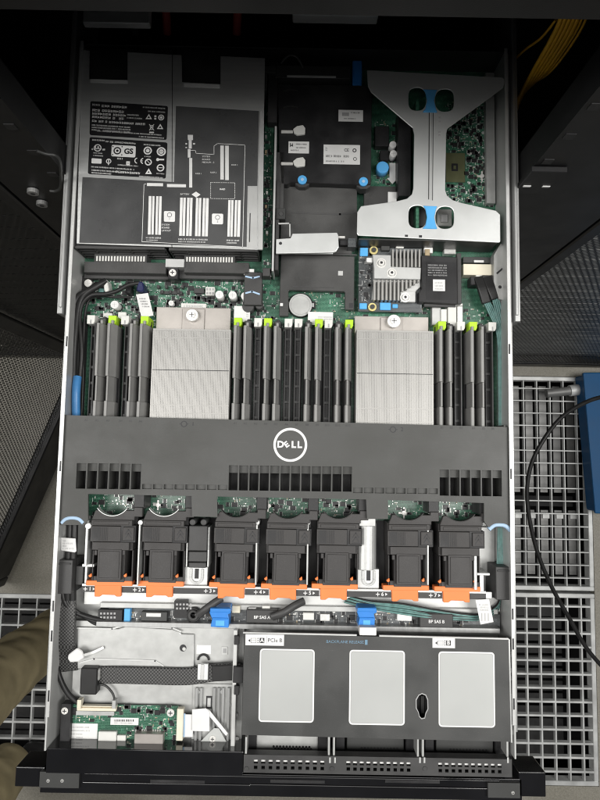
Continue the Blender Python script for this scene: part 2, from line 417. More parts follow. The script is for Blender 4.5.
# ================================================================== chassis
ZT = 42.0
XL, XR = -217.0, 217.0
YF = at(280, 754, 40)[1]                    # back of the front panel
YB = at(280, 46, 40)[1]                     # rear edge
ch = thing('server_chassis', 'open low steel server chassis pulled out of the rack on its slide rails', 'server chassis', 287, 400, 0)
b = MB('steel'); b.box(XL, YF, 0, XR, YB, 1.2); part(b, 'floor_tray', ch, .2)
for sx in (-1, 1):
    b = MB('rim')
    xo = 217 * sx; xi = 215.4 * sx
    b.box(min(xo, xi), YF, 1.2, max(xo, xi), YB, ZT)
    lip = sorted((217 * sx, 213.6 * sx)); b.box(lip[0], YF + 30, ZT, lip[1], YB, ZT + .9)
    w = part(b, 'side_wall', ch, .25)
    for py in (345, 470, 610, 640, 700):
        b = MB('ink'); y = at(280, py, 43)[1]; b.box(215.0 * sx - .8, y - 5, ZT + .9, 215.0 * sx + .8, y + 5, ZT + .95); part(b, 'slot', w)
    b = MB('rail')
    b.box(*( (217.3, YF + 20, 8) if sx > 0 else (-221.5, YF + 20, 8)), *((221.5, YB, 34) if sx > 0 else (-217.3, YB, 34)))
    part(b, 'slide_rail', ch, .5)
    b = MB('rail')
    ye = at(515, 322, 38)[1]
    x0, x1 = sorted((222 * sx, 227.5 * sx)); b.box(x0, ye, 3, x1, YB + 200, 40)
    x0, x1 = sorted((222 * sx, 225 * sx)); b.box(x0, ye + 6, 40, x1, YB + 200, 42)
    part(b, 'rail_sleeve', ch, .5)
    b = MB('steel')                         # inner grey flange beside the circuit board
    x0, x1 = sorted((213.4 * sx, 204 * sx))
    if sx > 0: b.box(x0, at(500, 205, 8)[1], 1.2, x1, at(500, 75, 8)[1], 12); part(b, 'inner_flange', ch, .4)
b = MB('rackgrey'); b.box(XL, YB - 1, 0, XR, YB, 38); part(b, 'rear_wall', ch, .2)

# front face of the chassis
z = 40
b = MB('gloss'); b.pb(46, 750, 243, 775, 2, z); part(b, 'control_panel_bezel', ch, .8, 2)
X0, Y0, X1, Y1 = rect(243.5, 757, 512, 775, z)
holes = []
for gx0, gx1 in ((252, 326), (345, 412), (437, 503)):
    for rw in range(2):
        n = 10
        for i in range(n):
            px = gx0 + (gx1 - gx0) * (i + .5) / n; x, _ = at(px, 766, z); y = Y0 + (Y1 - Y0) * (.62 if rw == 0 else .30)
            if rw == 1 and i not in (0, 9) and False: continue
            r = 1.9 if rw == 0 else 1.6
            holes.append([(x - r, y - r * .9), (x - r, y + r * .9), (x + r, y + r * .9), (x + r, y - r * .9)])
b = MB('dark'); b.plate((lambda a: [(a[0], a[1]), (a[2], a[1]), (a[2], a[3]), (a[0], a[3])])((X0, Y0, X1, Y1)), holes, z - 1.6, z)
b.box(X0, Y0, 2, X1, Y0 + 1, z - 1.6); b.box(X0, Y1 - 1, 30, X1, Y1, z - 1.6)
vs = part(b, 'vent_strip', ch, .15)
b = MB('steel')
for gx0, gx1 in ((252, 326), (345, 412), (437, 503)):
    x0, x1 = at(gx0, 766, z)[0], at(gx1, 766, z)[0]
    b.box(x0, Y0 + (Y1 - Y0) * .55, 33, x1, Y1 - 1.2, 37.6, 'paper')  # white colour stands in for lit steel behind the vent holes
part(b, 'painted_lit_shelf', vs, .2)
b = MB('dark')
for px in (246.5, 332, 425): b = MB('dark'); b.pc(px, 769, 2.2, z, z + .8); part(b, 'screw', vs, .2)
b = MB('rim')
for px in (330, 335, 420, 424.5, 508): b = MB('rim'); b.pb(px - .8, 757.5, px + .8, 763, z + .05, z + .4); part(b, 'retaining_tab', vs)
b = MB('gloss')
b.pb(40, 775, 522, 797, 1, 33)
b.pb(82, 783.5, 250, 785, 33, 34.4); b.pb(250, 786.5, 500, 788, 33, 34.4)
b.pb(84, 777, 500, 778.3, 33, 34.2)
fb = part(b, 'front_bezel', ch, .7, 2)
b = MB('black')
for px in (150, 270, 385): b = MB('black'); b.pb(px, 780, px + 55, 783.5, 33, 33.8); part(b, 'grip_groove', fb, .3)
for side in (-1, 1):
    b = MB('gloss')
    if side < 0: b.pb(15, 767, 44, 787, 2, 33)
    else: b.pb(519, 772, 546, 797, 2, 33)
    e = part(b, 'rack_ear', ch, 1., 2)
    b = MB('rackgrey')
    if side < 0: X = rect(39.5, 772, 79, 788, 36); q = (48, 62)
    else: X = rect(488, 783, 520, 798, 36); q = (513,)
    b.box(X[0], X[1], 32, X[2], X[3], 36)
    for px in q: screw(b, px, 781 if side < 0 else 793, 1.7, 36, 36.3, 'solder')
    part(b, 'ear_plate', e, .5)

b = MB('black'); b.pb(64.5, 322, 85, 420, 1.3, 8); b.pb(66, 322, 68, 420, 8, 20); part(b, 'cable_channel', ch, .5)
# fan cage and inner sheet metal
b = MB('rim'); b.pb(84, 588.5, 492, 595, 24, 27)
b.pb(84, 594, 500, 608, 8, 11); b.box(*[at(84, 595, 27)[0], at(280, 596, 27)[1], 11], *[at(492, 595, 27)[0], at(280, 595, 27)[1] , 24])
cage = part(b, 'fan_cage', ch, .3)
b = MB('black'); b.pb(89, 517, 474, 584, 1.3, 3); part(b, 'gap_dark_sheet', cage)  # black sheet added over the steel so the fan gaps look shaded
for (x0, x1, s, tx) in ((82, 95, '1', 88.5), (121.5, 146, '2', 138), (173.5, 217.5, '3', 209), (245, 268.5, '4', 259), (296, 319, '5', 308.5), (347, 391, '6', 381), (418, 442, '7', 434), (469, 486, '', 0)):
    ym = 592.0 + (x0 + x1 - 560) * .0095
    b = MB('dark'); b.pb(x0, ym - 2.2, x1, ym + 3.6, 27, 27.5); b.pb(x0, ym - 4.6, x1, ym - 2.3, 27, 28.4, 'rim')
    st = part(b, 'number_strip', cage, .1)
    if s:
        b = MB('print'); b.text(s, tx + 1.5, ym + .6, 27.6, 5.0, bold=.02)
        x, y = at(tx - 3.2, ym + .6, 27.6)
        b.box(x - 1.9, y - .35, 27.55, x + 1.9, y + .35, 27.62); b.box(x - .35, y - 1.9, 27.55, x + .35, y + 1.9, 27.63)
        x, y = at(tx + 5.2, ym + .6, 27.6); b.prism([(x - .9, y - 1.4), (x + 1.3, y), (x - .9, y + 1.4)], 27.55, 27.62)
        part(b, 'number', st)
for (xa, xb) in ((142, 135), (257, 255.5), (308, 307), (427, 429)):
    b = MB('steel'); z1 = 37
    p, q = at(xa, 525, z1), at(xb, 585, z1); x = (p[0] + q[0]) / 2
    b.box(x - .8, q[1], 1.2, x + .8, p[1], z1); b.cyl(x, p[1] + 2, 1.2, z1 - 2, 2.4, n=12); part(b, 'fan_divider', cage, .2)
# left and right end brackets of the fan cage
b = MB('rim'); b.pb(85, 520, 87.5, 566, 1.2, 34); b.pb(82, 564, 94, 567, 1.2, 30); b.pb(84.5, 565, 87, 586, 1.2, 26); b.cyl(*at(88, 526, 36), 20, 36, 3); part(b, 'end_bracket', cage, .4)
b = MB('rim'); b.pb(474, 527, 477, 590, 1.2, 34); b.pb(477, 573, 490, 575.5, 1.2, 32); b.pb(479, 575, 484, 592, 1.2, 30); b.pb(477, 527, 495, 573, 1.2, 6, 'steel'); part(b, 'end_bracket', cage, .4)

# lower left: folded sheet over the front bay
b = MB('steel')
b.pb(72, 622, 243, 750, 13, 15)
bay = part(b, 'bay_sheet', ch, .3)
b = MB('steel'); b.pp([(77, 628), (118, 629), (126, 626.5), (172, 629.5), (180, 632), (181, 634), (194, 634.5), (194, 671), (77, 669)], 15, 18)
rp = part(b, 'raised_panel', bay, .8, 2)
b = MB('rim'); b.line([(77.5, 628.2), (112, 629), (121, 626), (172, 628), (180.5, 631.5)], 1.6, 18, 18.8); b.line([(80, 663), (94, 659), (155, 661), (163, 666)], 1.8, 18, 18.8); b.line([(237, 626), (233, 748)], 1.3, 15, 16)
part(b, 'ridge', rp, .2)
b = MB('ink'); b.pc(183, 648, 3.4, 18, 18.2); b.pc(184, 649, 1.7, 18.2, 18.3, 'solder'); part(b, 'hole', rp)
b = MB('paper'); b.pb(196.5, 645, 211, 654, 15, 15.3); part(b, 'sticker', bay)
b = MB('cable'); x, y = at(203.5, 660, 16); b.ring(x, y, 15, 17, 6.2, 4.2, n=24, a0=0, a1=math.pi); part(b, 'cable_guide', bay, .2)
b = MB('rim'); b.pb(221.5, 647, 227.5, 654.5, 15, 16); b.pb(223, 648.5, 226.5, 653, 16, 16.06, 'greypaper'); part(b, 'square_tab', bay, .2)
b = MB('rail')
b.pb(192, 684, 233, 748, 15, 17, 'steel')
for px in (196, 200.5, 213.5, 218, 222.5, 228): b.pb(px - 1.3, 688, px + 1.3, 747, 17, 20)
b.pb(206, 696, 212, 709, 17, 17.4, 'ink'); b.pb(207.3, 698, 210.7, 707, 17.4, 18.2, 'rim')
for px, py in ((198, 692), (222, 692), (229, 705), (236, 715), (237, 739)): b.pc(px, py, 2., 17, 18, 'rim')
part(b, 'guide_channel', bay, .3)
# wall between the control bay and the drive bay
b = MB('rim'); b.pb(232, 630, 236, 752, 1.2, 30); b.pb(236, 630, 243, 752, 1.2, 12, 'steel')
for py in (636, 670, 686): b.pb(234, py, 239, py + 9, 28, 33, 'black')
b.pb(233, 667, 243, 683, 26, 34, 'black')
dw = part(b, 'bay_divider', ch, .3)
# drive bay floor and bay uprights seen below the cover
b = MB('black'); b.pb(247, 738, 512, 757, 1.3, 4); part(b, 'drive_bay', ch)
for px in (246, 329, 334, 418, 423, 507.5): b = MB('steel'); b.pb(px - 1, 737, px + 1, 757, 1.3, 38); part(b, 'bay_upright', ch, .2)

# ================================================================== system board
sb = thing('system_board', 'green main circuit board lying under the parts of the open server', 'circuit board', 290, 300, 3)
ZB = 5.0
b = MB('pcb'); X0, Y0, X1, Y1 = rect(80, 60, 503, 519, ZB); b.box(X0, Y0, 3.4, X1, Y1, ZB); part(b, 'board', sb)
b = MB(); smd(b, 84, 280, 264, 326, ZB, 900, 1, ('white', 'solder', 'solder', 'greypaper', 'chip', 'paper'), 1.2)
smd(b, 262, 292, 362, 331, ZB, 230, 2); smd(b, 362, 300, 500, 335, ZB, 200, 3, ('solder', 'white', 'tan'))
smd(b, 374, 118, 412, 200, ZB, 260, 4); smd(b, 447, 112, 492, 204, ZB, 420, 55, ('print', 'solder', 'print', 'white'), .9, avoid=((446, 152, 466, 184),)); smd(b, 447, 100, 492, 206, ZB, 560, 5, ('solder', 'tan', 'chip', 'white'), avoid=((446, 152, 466, 184),))
smd(b, 92, 495, 500, 516, ZB, 620, 6, ('solder', 'white', 'solder', 'chip', 'tan'), 1.1); smd(b, 262, 100, 276, 290, ZB, 60, 8)
part(b, 'small_component', sb, kind='stuff')
b = MB('bga'); b.pb(446, 153, 465, 182, ZB, ZB + 1.2); b.pb(451.5, 163.5, 458, 171, ZB + 1.2, ZB + 1.5, 'chip'); b.pb(453.5, 165.5, 456, 169, ZB + 1.5, ZB + 1.55, 'bga'); part(b, 'square_chip', sb, .2)
for px, py, r in ((482, 176, 4.6), (268, 506, 5.2), (404, 513, 5.), (158, 505, 4.4)):
    b = MB('screw'); x, y = at(px, py, ZB + 1)
    b.cyl(x, y, ZB, ZB + 1.6, r * .5); 
    for k in range(4): 
        a = k * math.pi / 2; b.prism([(x + r * math.cos(a) * 1.15 - .9 * math.sin(a), y + r * math.sin(a) * 1.15 + .9 * math.cos(a)), (x + r * math.cos(a) * 1.15 + .9 * math.sin(a), y + r * math.sin(a) * 1.15 - .9 * math.cos(a)), (x + .9 * math.sin(a), y - .9 * math.cos(a)), (x - .9 * math.sin(a), y + .9 * math.cos(a))], ZB, ZB + 1.2)
    part(b, 'cross_screw', sb, .2)
# power connectors behind the supplies
for x0, x1, sl0, sl1 in ((84, 166, 97, 144), (184, 249, 187, 232)):
    b = MB('baffle'); b.pb(x0, 262, x1, 273, ZB, 24); b.pb(x0 + (0 if x0 < 100 else -16), 270, x1 + 8 * (x0 < 100), 279, ZB, 14, 'dark')
    b.pb(sl0 - 3, 254, sl1 + 3, 263, ZB, 22, 'dark')
    pc = part(b, 'power_connector', sb, .4)
    b = MB('white'); n = 17
    for i in range(n):
        px = sl0 + (sl1 - sl0) * i / (n - 1); b.pb(px - .75, 256 + .01 * (px - 100), px + .75, 261 + .01 * (px - 100), 22, 22.6)
    part(b, 'contact', pc)
b = MB('rim'); b.pb(165.5, 259, 184, 267, ZB, 27); screw(b, 172.5, 272.5, 3.6, ZB, 25); br = part(b, 'clamp_bracket', sb, .4)
b = MB('black'); b.pb(168, 265.5, 178, 279, ZB, 23); part(b, 'latch_base', br, .3)
# round capacitors
for px, py, r, h, m in ((219.3, 294.5, 4, 17, 'paper'), (232.5, 295, 4, 17, 'paper'), (245, 296, 4, 17, 'paper'), (393, 144.5, 3.5, 12, 'paper'), (393.5, 153.5, 3.5, 12, 'paper'), (114.5, 304.5, 4, 14, 'paper'), (88, 283, 3.8, 12, 'screw'), (171, 303, 2.6, 9, 'paper')):
    b = MB(m); x, y, r = b.pc(px, py, r, ZB, ZB + h); b.cyl(x, y, ZB, ZB + 2.5, r * 1.12, 'black')
    b.box(x - r * .6, y - .1, ZB + h, x + r * .6, y + .1, ZB + h + .05, 'greypaper'); b.box(x - .1, y - r * .6, ZB + h + .003, x + .1, y + r * .6, ZB + h + .053, 'greypaper'); part(b, 'capacitor', sb, .4)
# plug sockets, chips, jumper blocks near the supplies
b = MB('black'); b.pb(81, 276, 92, 292, ZB, 10); part(b, 'mounting_block', sb, .4)
b = MB('dark')
for k in range(7): b.pb(157 + k * 4, 285 + (k % 2) * 5, 159.4 + k * 4, 288 + (k % 2) * 5, ZB, 11)
b.pb(160, 291, 182, 294, ZB, 9); part(b, 'pin_header', sb, .2)
b = MB('dark'); b.pb(194, 288, 204, 293, ZB, 9); part(b, 'pin_header', sb, .2)
b = MB('white'); b.pb(205.5, 287, 214.5, 295.5, ZB, 10)
for i in range(3):
    for j in range(2): b.pb(206.3 + i * 2.9, 288 + j * 3.8, 208.2 + i * 2.9, 290.5 + j * 3.8, 10, 10.1, 'greypaper')
part(b, 'white_socket', sb, .2)
for x0, y0, x1, y1, h in ((181, 303.5, 206, 309, 8), (103, 313, 112, 318, 9), (118, 312, 126, 319, 9)):
    b = MB('white'); b.pb(x0, y0, x1, y1, ZB, h); 
    if x1 - x0 > 12: scribble(b, x0 + 3, y0 + 1.6, x1 - 3, y1 - 1.6, h, 'greypaper', 3)
    part(b, 'white_connector', sb, .3)
for x0, y0, x1, y1, tl in ((136, 293, 150, 317, 1), (234, 306, 250, 322, 0), (308, 312, 333, 325, 0)):
    b = MB('paper'); zz = 17
    if tl: b.pp([(136, 294.5), (148, 293), (153.5, 315.5), (141.5, 317.5)], zz, zz + .4); q = (147, 308, 151, 314)
    else: b.pb(x0, y0, x1, y1, zz, zz + .4); q = (x0 + 3, y0 + 4.5, x0 + 8.5, y0 + 9.5) if x1 - x0 > 20 else (x0 + 6, y0 + 6, x0 + 11, y0 + 11)
    s_ = part(b, 'sticker', sb)
    b = MB('greypaper')
    if tl:
        for k in range(4): scribble(b, 139.5 + k * .9, 298 + k * 2.6, 146.5 + k * .9, 299.5 + k * 2.6, zz + .45, 'ink', k)
    else:
        for k in range(3): scribble(b, q[2] + 1.5, q[1] + k * 2, x1 - 1, q[1] + 1.2 + k * 2, zz + .45, 'greypaper', k)
    if b.v: part(b, 'print', s_)
b = MB('white'); b.pb(448, 304, 456.5, 326, ZB, 18); b.pb(441, 309, 447, 322, ZB, 16); b.pb(443, 303, 463, 306, ZB, 9, 'solder'); b.pb(457, 306, 463, 324, ZB, 12, 'solder'); part(b, 'white_socket', sb, .5)
b = MB('steel'); b.pb(432, 306, 441, 325, ZB, 14); part(b, 'socket_shell', sb, .4)
b = MB('pcbdark'); b.pb(348, 238, 356, 247, 15, 30); part(b, 'guide_post', sb, .3)
b = MB('paper'); b.pp([(389.5, 163), (395.5, 163), (395.5, 178), (398, 178), (392.5, 184), (387, 178), (389.5, 178)], 8, 8.5); part(b, 'white_arrow', sb); b = MB('paper'); b.pb(388, 192, 396.5, 203, 14.2, 15); part(b, 'white_mark', sb)
b = MB('black'); b.pb(375, 126, 389, 146, ZB, 14); b.pb(380, 150, 389, 160, ZB, 11); part(b, 'power_module', sb, .5)

# memory slots
def lean(px, py): return px + (px - 398) * (py - 331) / 6950
banks = [('beside the left heat sink', [(90.5, 'E', 'white'), (101, 'B', 'dark'), (111.8, 'B', 'lime'), (124.5, 'E', 'white'), (134, 'B', 'dark'), (144, 'B', 'lime')]),
         ('between the two heat sinks', [(237.4, 'B', 'lime'), (247.2, 'B', 'dark'), (257.6, 'E', 'white'), (267.4, 'B', 'lime'), (277.2, 'B', 'dark'), (288, 'E', 'white'), (298, 'E', 'white'), (308.2, 'B', 'dark'), (318.4, 'B', 'lime'), (328, 'E', 'white'), (338.6, 'B', 'dark'), (348.6, 'B', 'lime')]),
         ('beside the right heat sink', [(441.4, 'B', 'lime'), (450.6, 'B', 'dark'), (460.3, 'E', 'white'), (472.4, 'B', 'lime'), (482.5, 'B', 'dark'), (491.6, 'E', 'white')])]
ytop = at(290, 327, 30)[1]; ybot = at(290, 445, 30)[1]
def blank_mesh():
    b = MB('blank')
    def seg(ya, yb, w, zt):
        prof = [(-w, 8), (-w, zt - 1.2), (-w * .8, zt), (-w * .1, zt), (-w * .03, zt - 2), (w, zt - 12), (w, 8)]
        n = len(prof)
        b.add([(x, ya, z) for x, z in prof] + [(x, yb, z) for x, z in prof], [tuple(range(n)), tuple(range(n, 2 * n))] + [(i, (i + 1) % n, n + (i + 1) % n, n + i) for i in range(n)])
    ya = at(290, 379, 34)[1]; yc = at(290, 404, 34)[1]
    seg(ytop, ya, 3.5, 35); seg(ya, yc, 2.2, 34.6); seg(yc, ybot, 3.5, 35)
    b.box(-1.2, ytop, 8, 1.2, ytop + 4, 30)
    return b
proto = None; k_slot = 0
for where, slots in banks:
    i = 0; nb = sum(1 for s in slots if s[1] == 'B')
    for px, kind, lc in slots:
        x = at(lean(px, 375), 375, 30)[0]; k_slot += 1
        b = MB('black'); b.box(x - 4.55, ybot - 10, ZB, x + 4.55, ytop - 1, 12); b.box(x - 3.2, ybot - 10, 12, x + 3.2, ytop + 6, 15); b.box(x - .5, ybot - 8, 15, x + .5, ytop, 15.05, 'dark')
        if kind == 'E':
            b.box(x + 1.8, ybot - 10, 15, x + 3.0, ytop + 2, 24, 'dark'); b.box(x - 3.2, ybot, 15, x - 2.4, ytop, 19, 'dark'); 
            for yy in range(6): 
                q = ytop - 10 - yy * 16; b.box(x - 2.4, q - 1.2, 15, x + 1.8, q + 1.2, 17.5, 'dark')
        sl = part(b, 'memory_slot', sb, .2)
        b = MB(lc)
        lx, ly = at(px + .6, 324, 26); x2 = lx
        if lc == 'dark': b.box(x2 - 3.4, ytop + .5, ZB, x2 + 3.0, ytop + 7.5, 22); b.box(x2 - 1.5, ytop + 7.5, ZB, x2 + 1.5, ytop + 10, 18)
        else: b.prism([(x2 - 4, ytop + .4), (x2 + 2.6, ytop + .4), (x2 + 3.8, ytop + 3), (x2 + 4, ytop + 9.2), (x2 - 4, ytop + 9.2)], ZB, 27); b.box(x2 - .6, ytop + .8, 27, x2 + .6, ytop + 4.5, 27.6, 'greypaper' if lc == 'white' else 'lime')
        part(b, 'latch', sl, .6)
        if kind == 'B':
            i += 1
            nm = ORD[i - 1] if i < nb else 'last'
            lab = f'grey memory slot blank, {nm} from the left of the {nb} {where}'
            if i == nb: lab = f'grey memory slot blank, rightmost of the {nb} {where}'
            if i == 1: lab = f'grey memory slot blank, leftmost of the {nb} {where}'
            loc = (x * S, (ytop + ybot) / 2 * S, 8 * S)
            if proto is None:
                root = bpy.data.objects.new('memory_blank', None); root.empty_display_size = .01; col.objects.link(root); OFF[root] = (0, (ytop + ybot) / 2, 8); proto = root
                part(blank_mesh(), 'body', root, .35)
                b = MB('dark'); b.box(-.35, at(290, 379, 35)[1] + 2, 35.0, .05, ytop - 2, 35.08); part(b, 'seam', root)
            else: root = dup(proto)
            root.location = loc; tag(root, lab, 'memory blank', 'blanks filling the memory slots')

# ================================================================== CPU heat sinks
for label, (bx0, by0, bx1, by1), (fx0, fy0, fx1, fy1), (sx, sy, sr) in (
        ('finned heat sink in the left socket, nearer the power supply cover', (156, 307.5, 230.5, 340), (151.5, 329, 229.5, 416), (192, 315, 6)),
        ('finned heat sink in the right socket, above the number 2 of the shroud', (354.5, 316.5, 428.5, 348), (356.5, 330.5, 433.5, 421), (394, 321, 6.5))):
    hs = thing('heatsink', label, 'heat sink', (fx0 + fx1) / 2, 370, ZB, 'processor heat sinks')
    b = MB('base'); b.pb(bx0, by0, bx1, by1, 9, 13); b.pb(fx0 + 2, fy0, fx1 - 2, fy1 + 16, ZB, 12)
    X = rect(bx0, by0, bx1, by1, 13); 
    b.pb(bx0 + 26, by0 + 1, bx1 - 26, by1 - 10, 13, 14.5); part(b, 'base_plate', hs, .4)
    X0, Y0, X1, Y1 = rect(fx0, fy0, fx1, fy1, 33); Y0 -= 16
    b = MB('alu'); n = 46; p = (X1 - X0) / n
    for i in range(n): b.box(X0 + i * p, Y0, 12, X0 + i * p + p * .86, Y1, 33)
    ff = part(b, 'fin_stack', hs)
    b = MB('alu')
    for yy, w in ((Y1 - 9, .5), (Y1 - .8, .8), (Y1 - 2, .3), (at(290, 407, 33)[1], .5), (at(290, fy1 - 1, 33)[1], .4)): b.box(X0, yy - w, 32.2, X1, yy + w, 33.1)
    b.box(X0 - .4, Y0, 12, X0 - .05, Y1, 32.4); b.box(X1 - .1, Y0, 12, X1 + .3, Y1, 32.4)
    part(b, 'fin_clip', ff, .1)
    b = MB('ink'); yy = at(290, 372, 33)[1]; b.box(X0 + .5, yy - .35, 30, X1 - .5, yy + .35, 33.04); part(b, 'fin_seam', ff)
    b = MB('screw'); x, y, r = b.pc(sx, sy, sr, 14, 21); b.cyl(x, y, 21, 22.6, r * .55); b.box(x - r * .4, y - .3, 22.6, x + r * .4, y + .3, 22.7, 'ink'); b.box(x - .3, y - r * .4, 22.6, x + .3, y + r * .4, 22.71, 'ink'); part(b, 'captive_screw', hs, .5)

# ================================================================== air shroud
ZS = 40.0
sh = thing('air_shroud', 'charcoal plastic air duct with a white ring logo lying across the server', 'air shroud', 285, 450, 20)
def box_pts(x0, y0, x1, y1, z=ZS):
    a = rect(x0, y0, x1, y1, z); return [(a[0], a[1]), (a[2], a[1]), (a[2], a[3]), (a[0], a[3])]
outer = [at(x, y, ZS) for x, y in ((62.5, 415), (507.5, 427), (511, 440), (511.5, 478), (513, 527), (488, 527), (484, 521), (484, 503), (388, 500), (388, 519), (367, 519), (366, 499.5),
                                    (217, 496.5), (217.5, 517), (192, 516.5), (191.5, 496), (88, 494), (88, 520), (84, 525), (60, 525), (59.5, 478), (61, 430))]
vents = []
def row(x0, x1, n, y0, y1, sep):
    for i in range(n):
        w = (x1 - x0) / n; a = x0 + i * w + sep / 2; c = x0 + (i + 1) * w - sep / 2; dy = .012 * ((a + c) / 2 - (x0 + x1) / 2)
        vents.append((a, y0 + dy, c, y1 + dy))
row(75.5, 141.5, 6, 463.5, 489, 1.5); row(228, 352.5, 12, 466, 491, 1.4); row(439, 502.5, 6, 470, 496, 1.4)
nbig = len(vents)
row(141.5, 228, 8, 484.5, 489.5, 1.3); row(352.5, 438.5, 8, 488, 493.5, 1.3)
b = MB('shroud'); b.plate(outer, [box_pts(*v) for v in vents], ZS - 2.2, ZS)
X0, Y0, X1, Y1 = rect(63, 416, 508, 497, ZS)
b.box(X0, Y1 - 9, 8, X0 + 2, Y1 - 7, ZS - 2.2)
b.box(X0 + 1, Y0 + 3, 6, X0 + 3, Y1 - 5, ZS - 2.2); b.box(X1 - 3, Y0 + 3, 6, X1 - 1, Y1 - 5, ZS - 2.2)
body = part(b, 'duct_top', sh, .4)
b = MB('shroud')
for i, v in enumerate(vents):
    if i < nbig:
        b.pb(v[0] - .6, v[1] - 1, v[2] + .6, v[1] + (v[3] - v[1]) * .30, 28, 34)
        b.pb(v[0] - 1.0, v[1], v[0] - .25, v[3] + 1, 16, ZS - 2.2); b.pb(v[2] + .25, v[1], v[2] + 1.0, v[3] + 1, 16, ZS - 2.2)
    else: b.pb(v[0] - .8, v[1] - 1, v[2] + .8, v[3] + 1, 33, 36.4)
part(b, 'vent_rib', sh)
b = MB('black'); b.pb(70, 460, 505, 497, 12, 15); part(b, 'vent_dark_sheet', sh)  # black sheet added below so the vent openings look dark inside
b = MB('print'); x, y = at(290.3, 444.8, ZS + .2); b.ring(x, y, ZS, ZS + .5, 16.3, 13.9, n=56)
for ch_, dx, rot in (('D', -9.4, 0), ('E', -3.6, .62), ('L', 3.2, 0), ('L', 8.9, 0)):
    vs, fs = glyphs(ch_, .045, 'CENTER'); c, q = math.cos(rot), math.sin(rot); sz = 8.6 if ch_ != 'E' else 7.6
    b.add([(x + dx + sz * (1.05 * a * c - bb * q), y + sz * (1.05 * a * q + bb * c), ZS + .35) for a, bb in vs], fs)
part(b, 'logo', sh)
b = MB('ink')
for where, slots in banks:
    for j, s in enumerate(slots):
        px = lean(s[0], 428); py = 424.5 + .021 * (px - 290)
        b.text('%s%d' % ('A' if s[0] < 292 else 'B', j % 12 + 1), px, py, ZS + .1, 2.9); x, y = at(px, py - 2.4, ZS + .1)
for px, py, s in ((184, 424, '1'), (393, 429.5, '2')):
    x, y = at(px, py, ZS); b.ring(x, y, ZS, ZS + .15, 3.1, 2.3, n=16); b.box(x - 4.4, y - .3, ZS, x - 3.1, y + .3, ZS + .15); b.box(x + 3.1, y - .3, ZS, x + 4.4, y + .3, ZS + .15); b.text(s, px + 9, py, ZS + .1, 5.4, bold=.02)
part(b, 'embossed_lettering', sh)
for pts in (((61.5, 523), (66, 519), (72.5, 517.8), (79, 519), (83.5, 523)), ((489, 529.5), (494, 525.5), (500, 524.8), (506, 526), (511, 530.5))):
    b = MB('paleblue'); b.tube([(*at(px, py, 39), 38) for px, py in pts], 2.3, flat=1.2); part(b, 'cable_arch', sh)

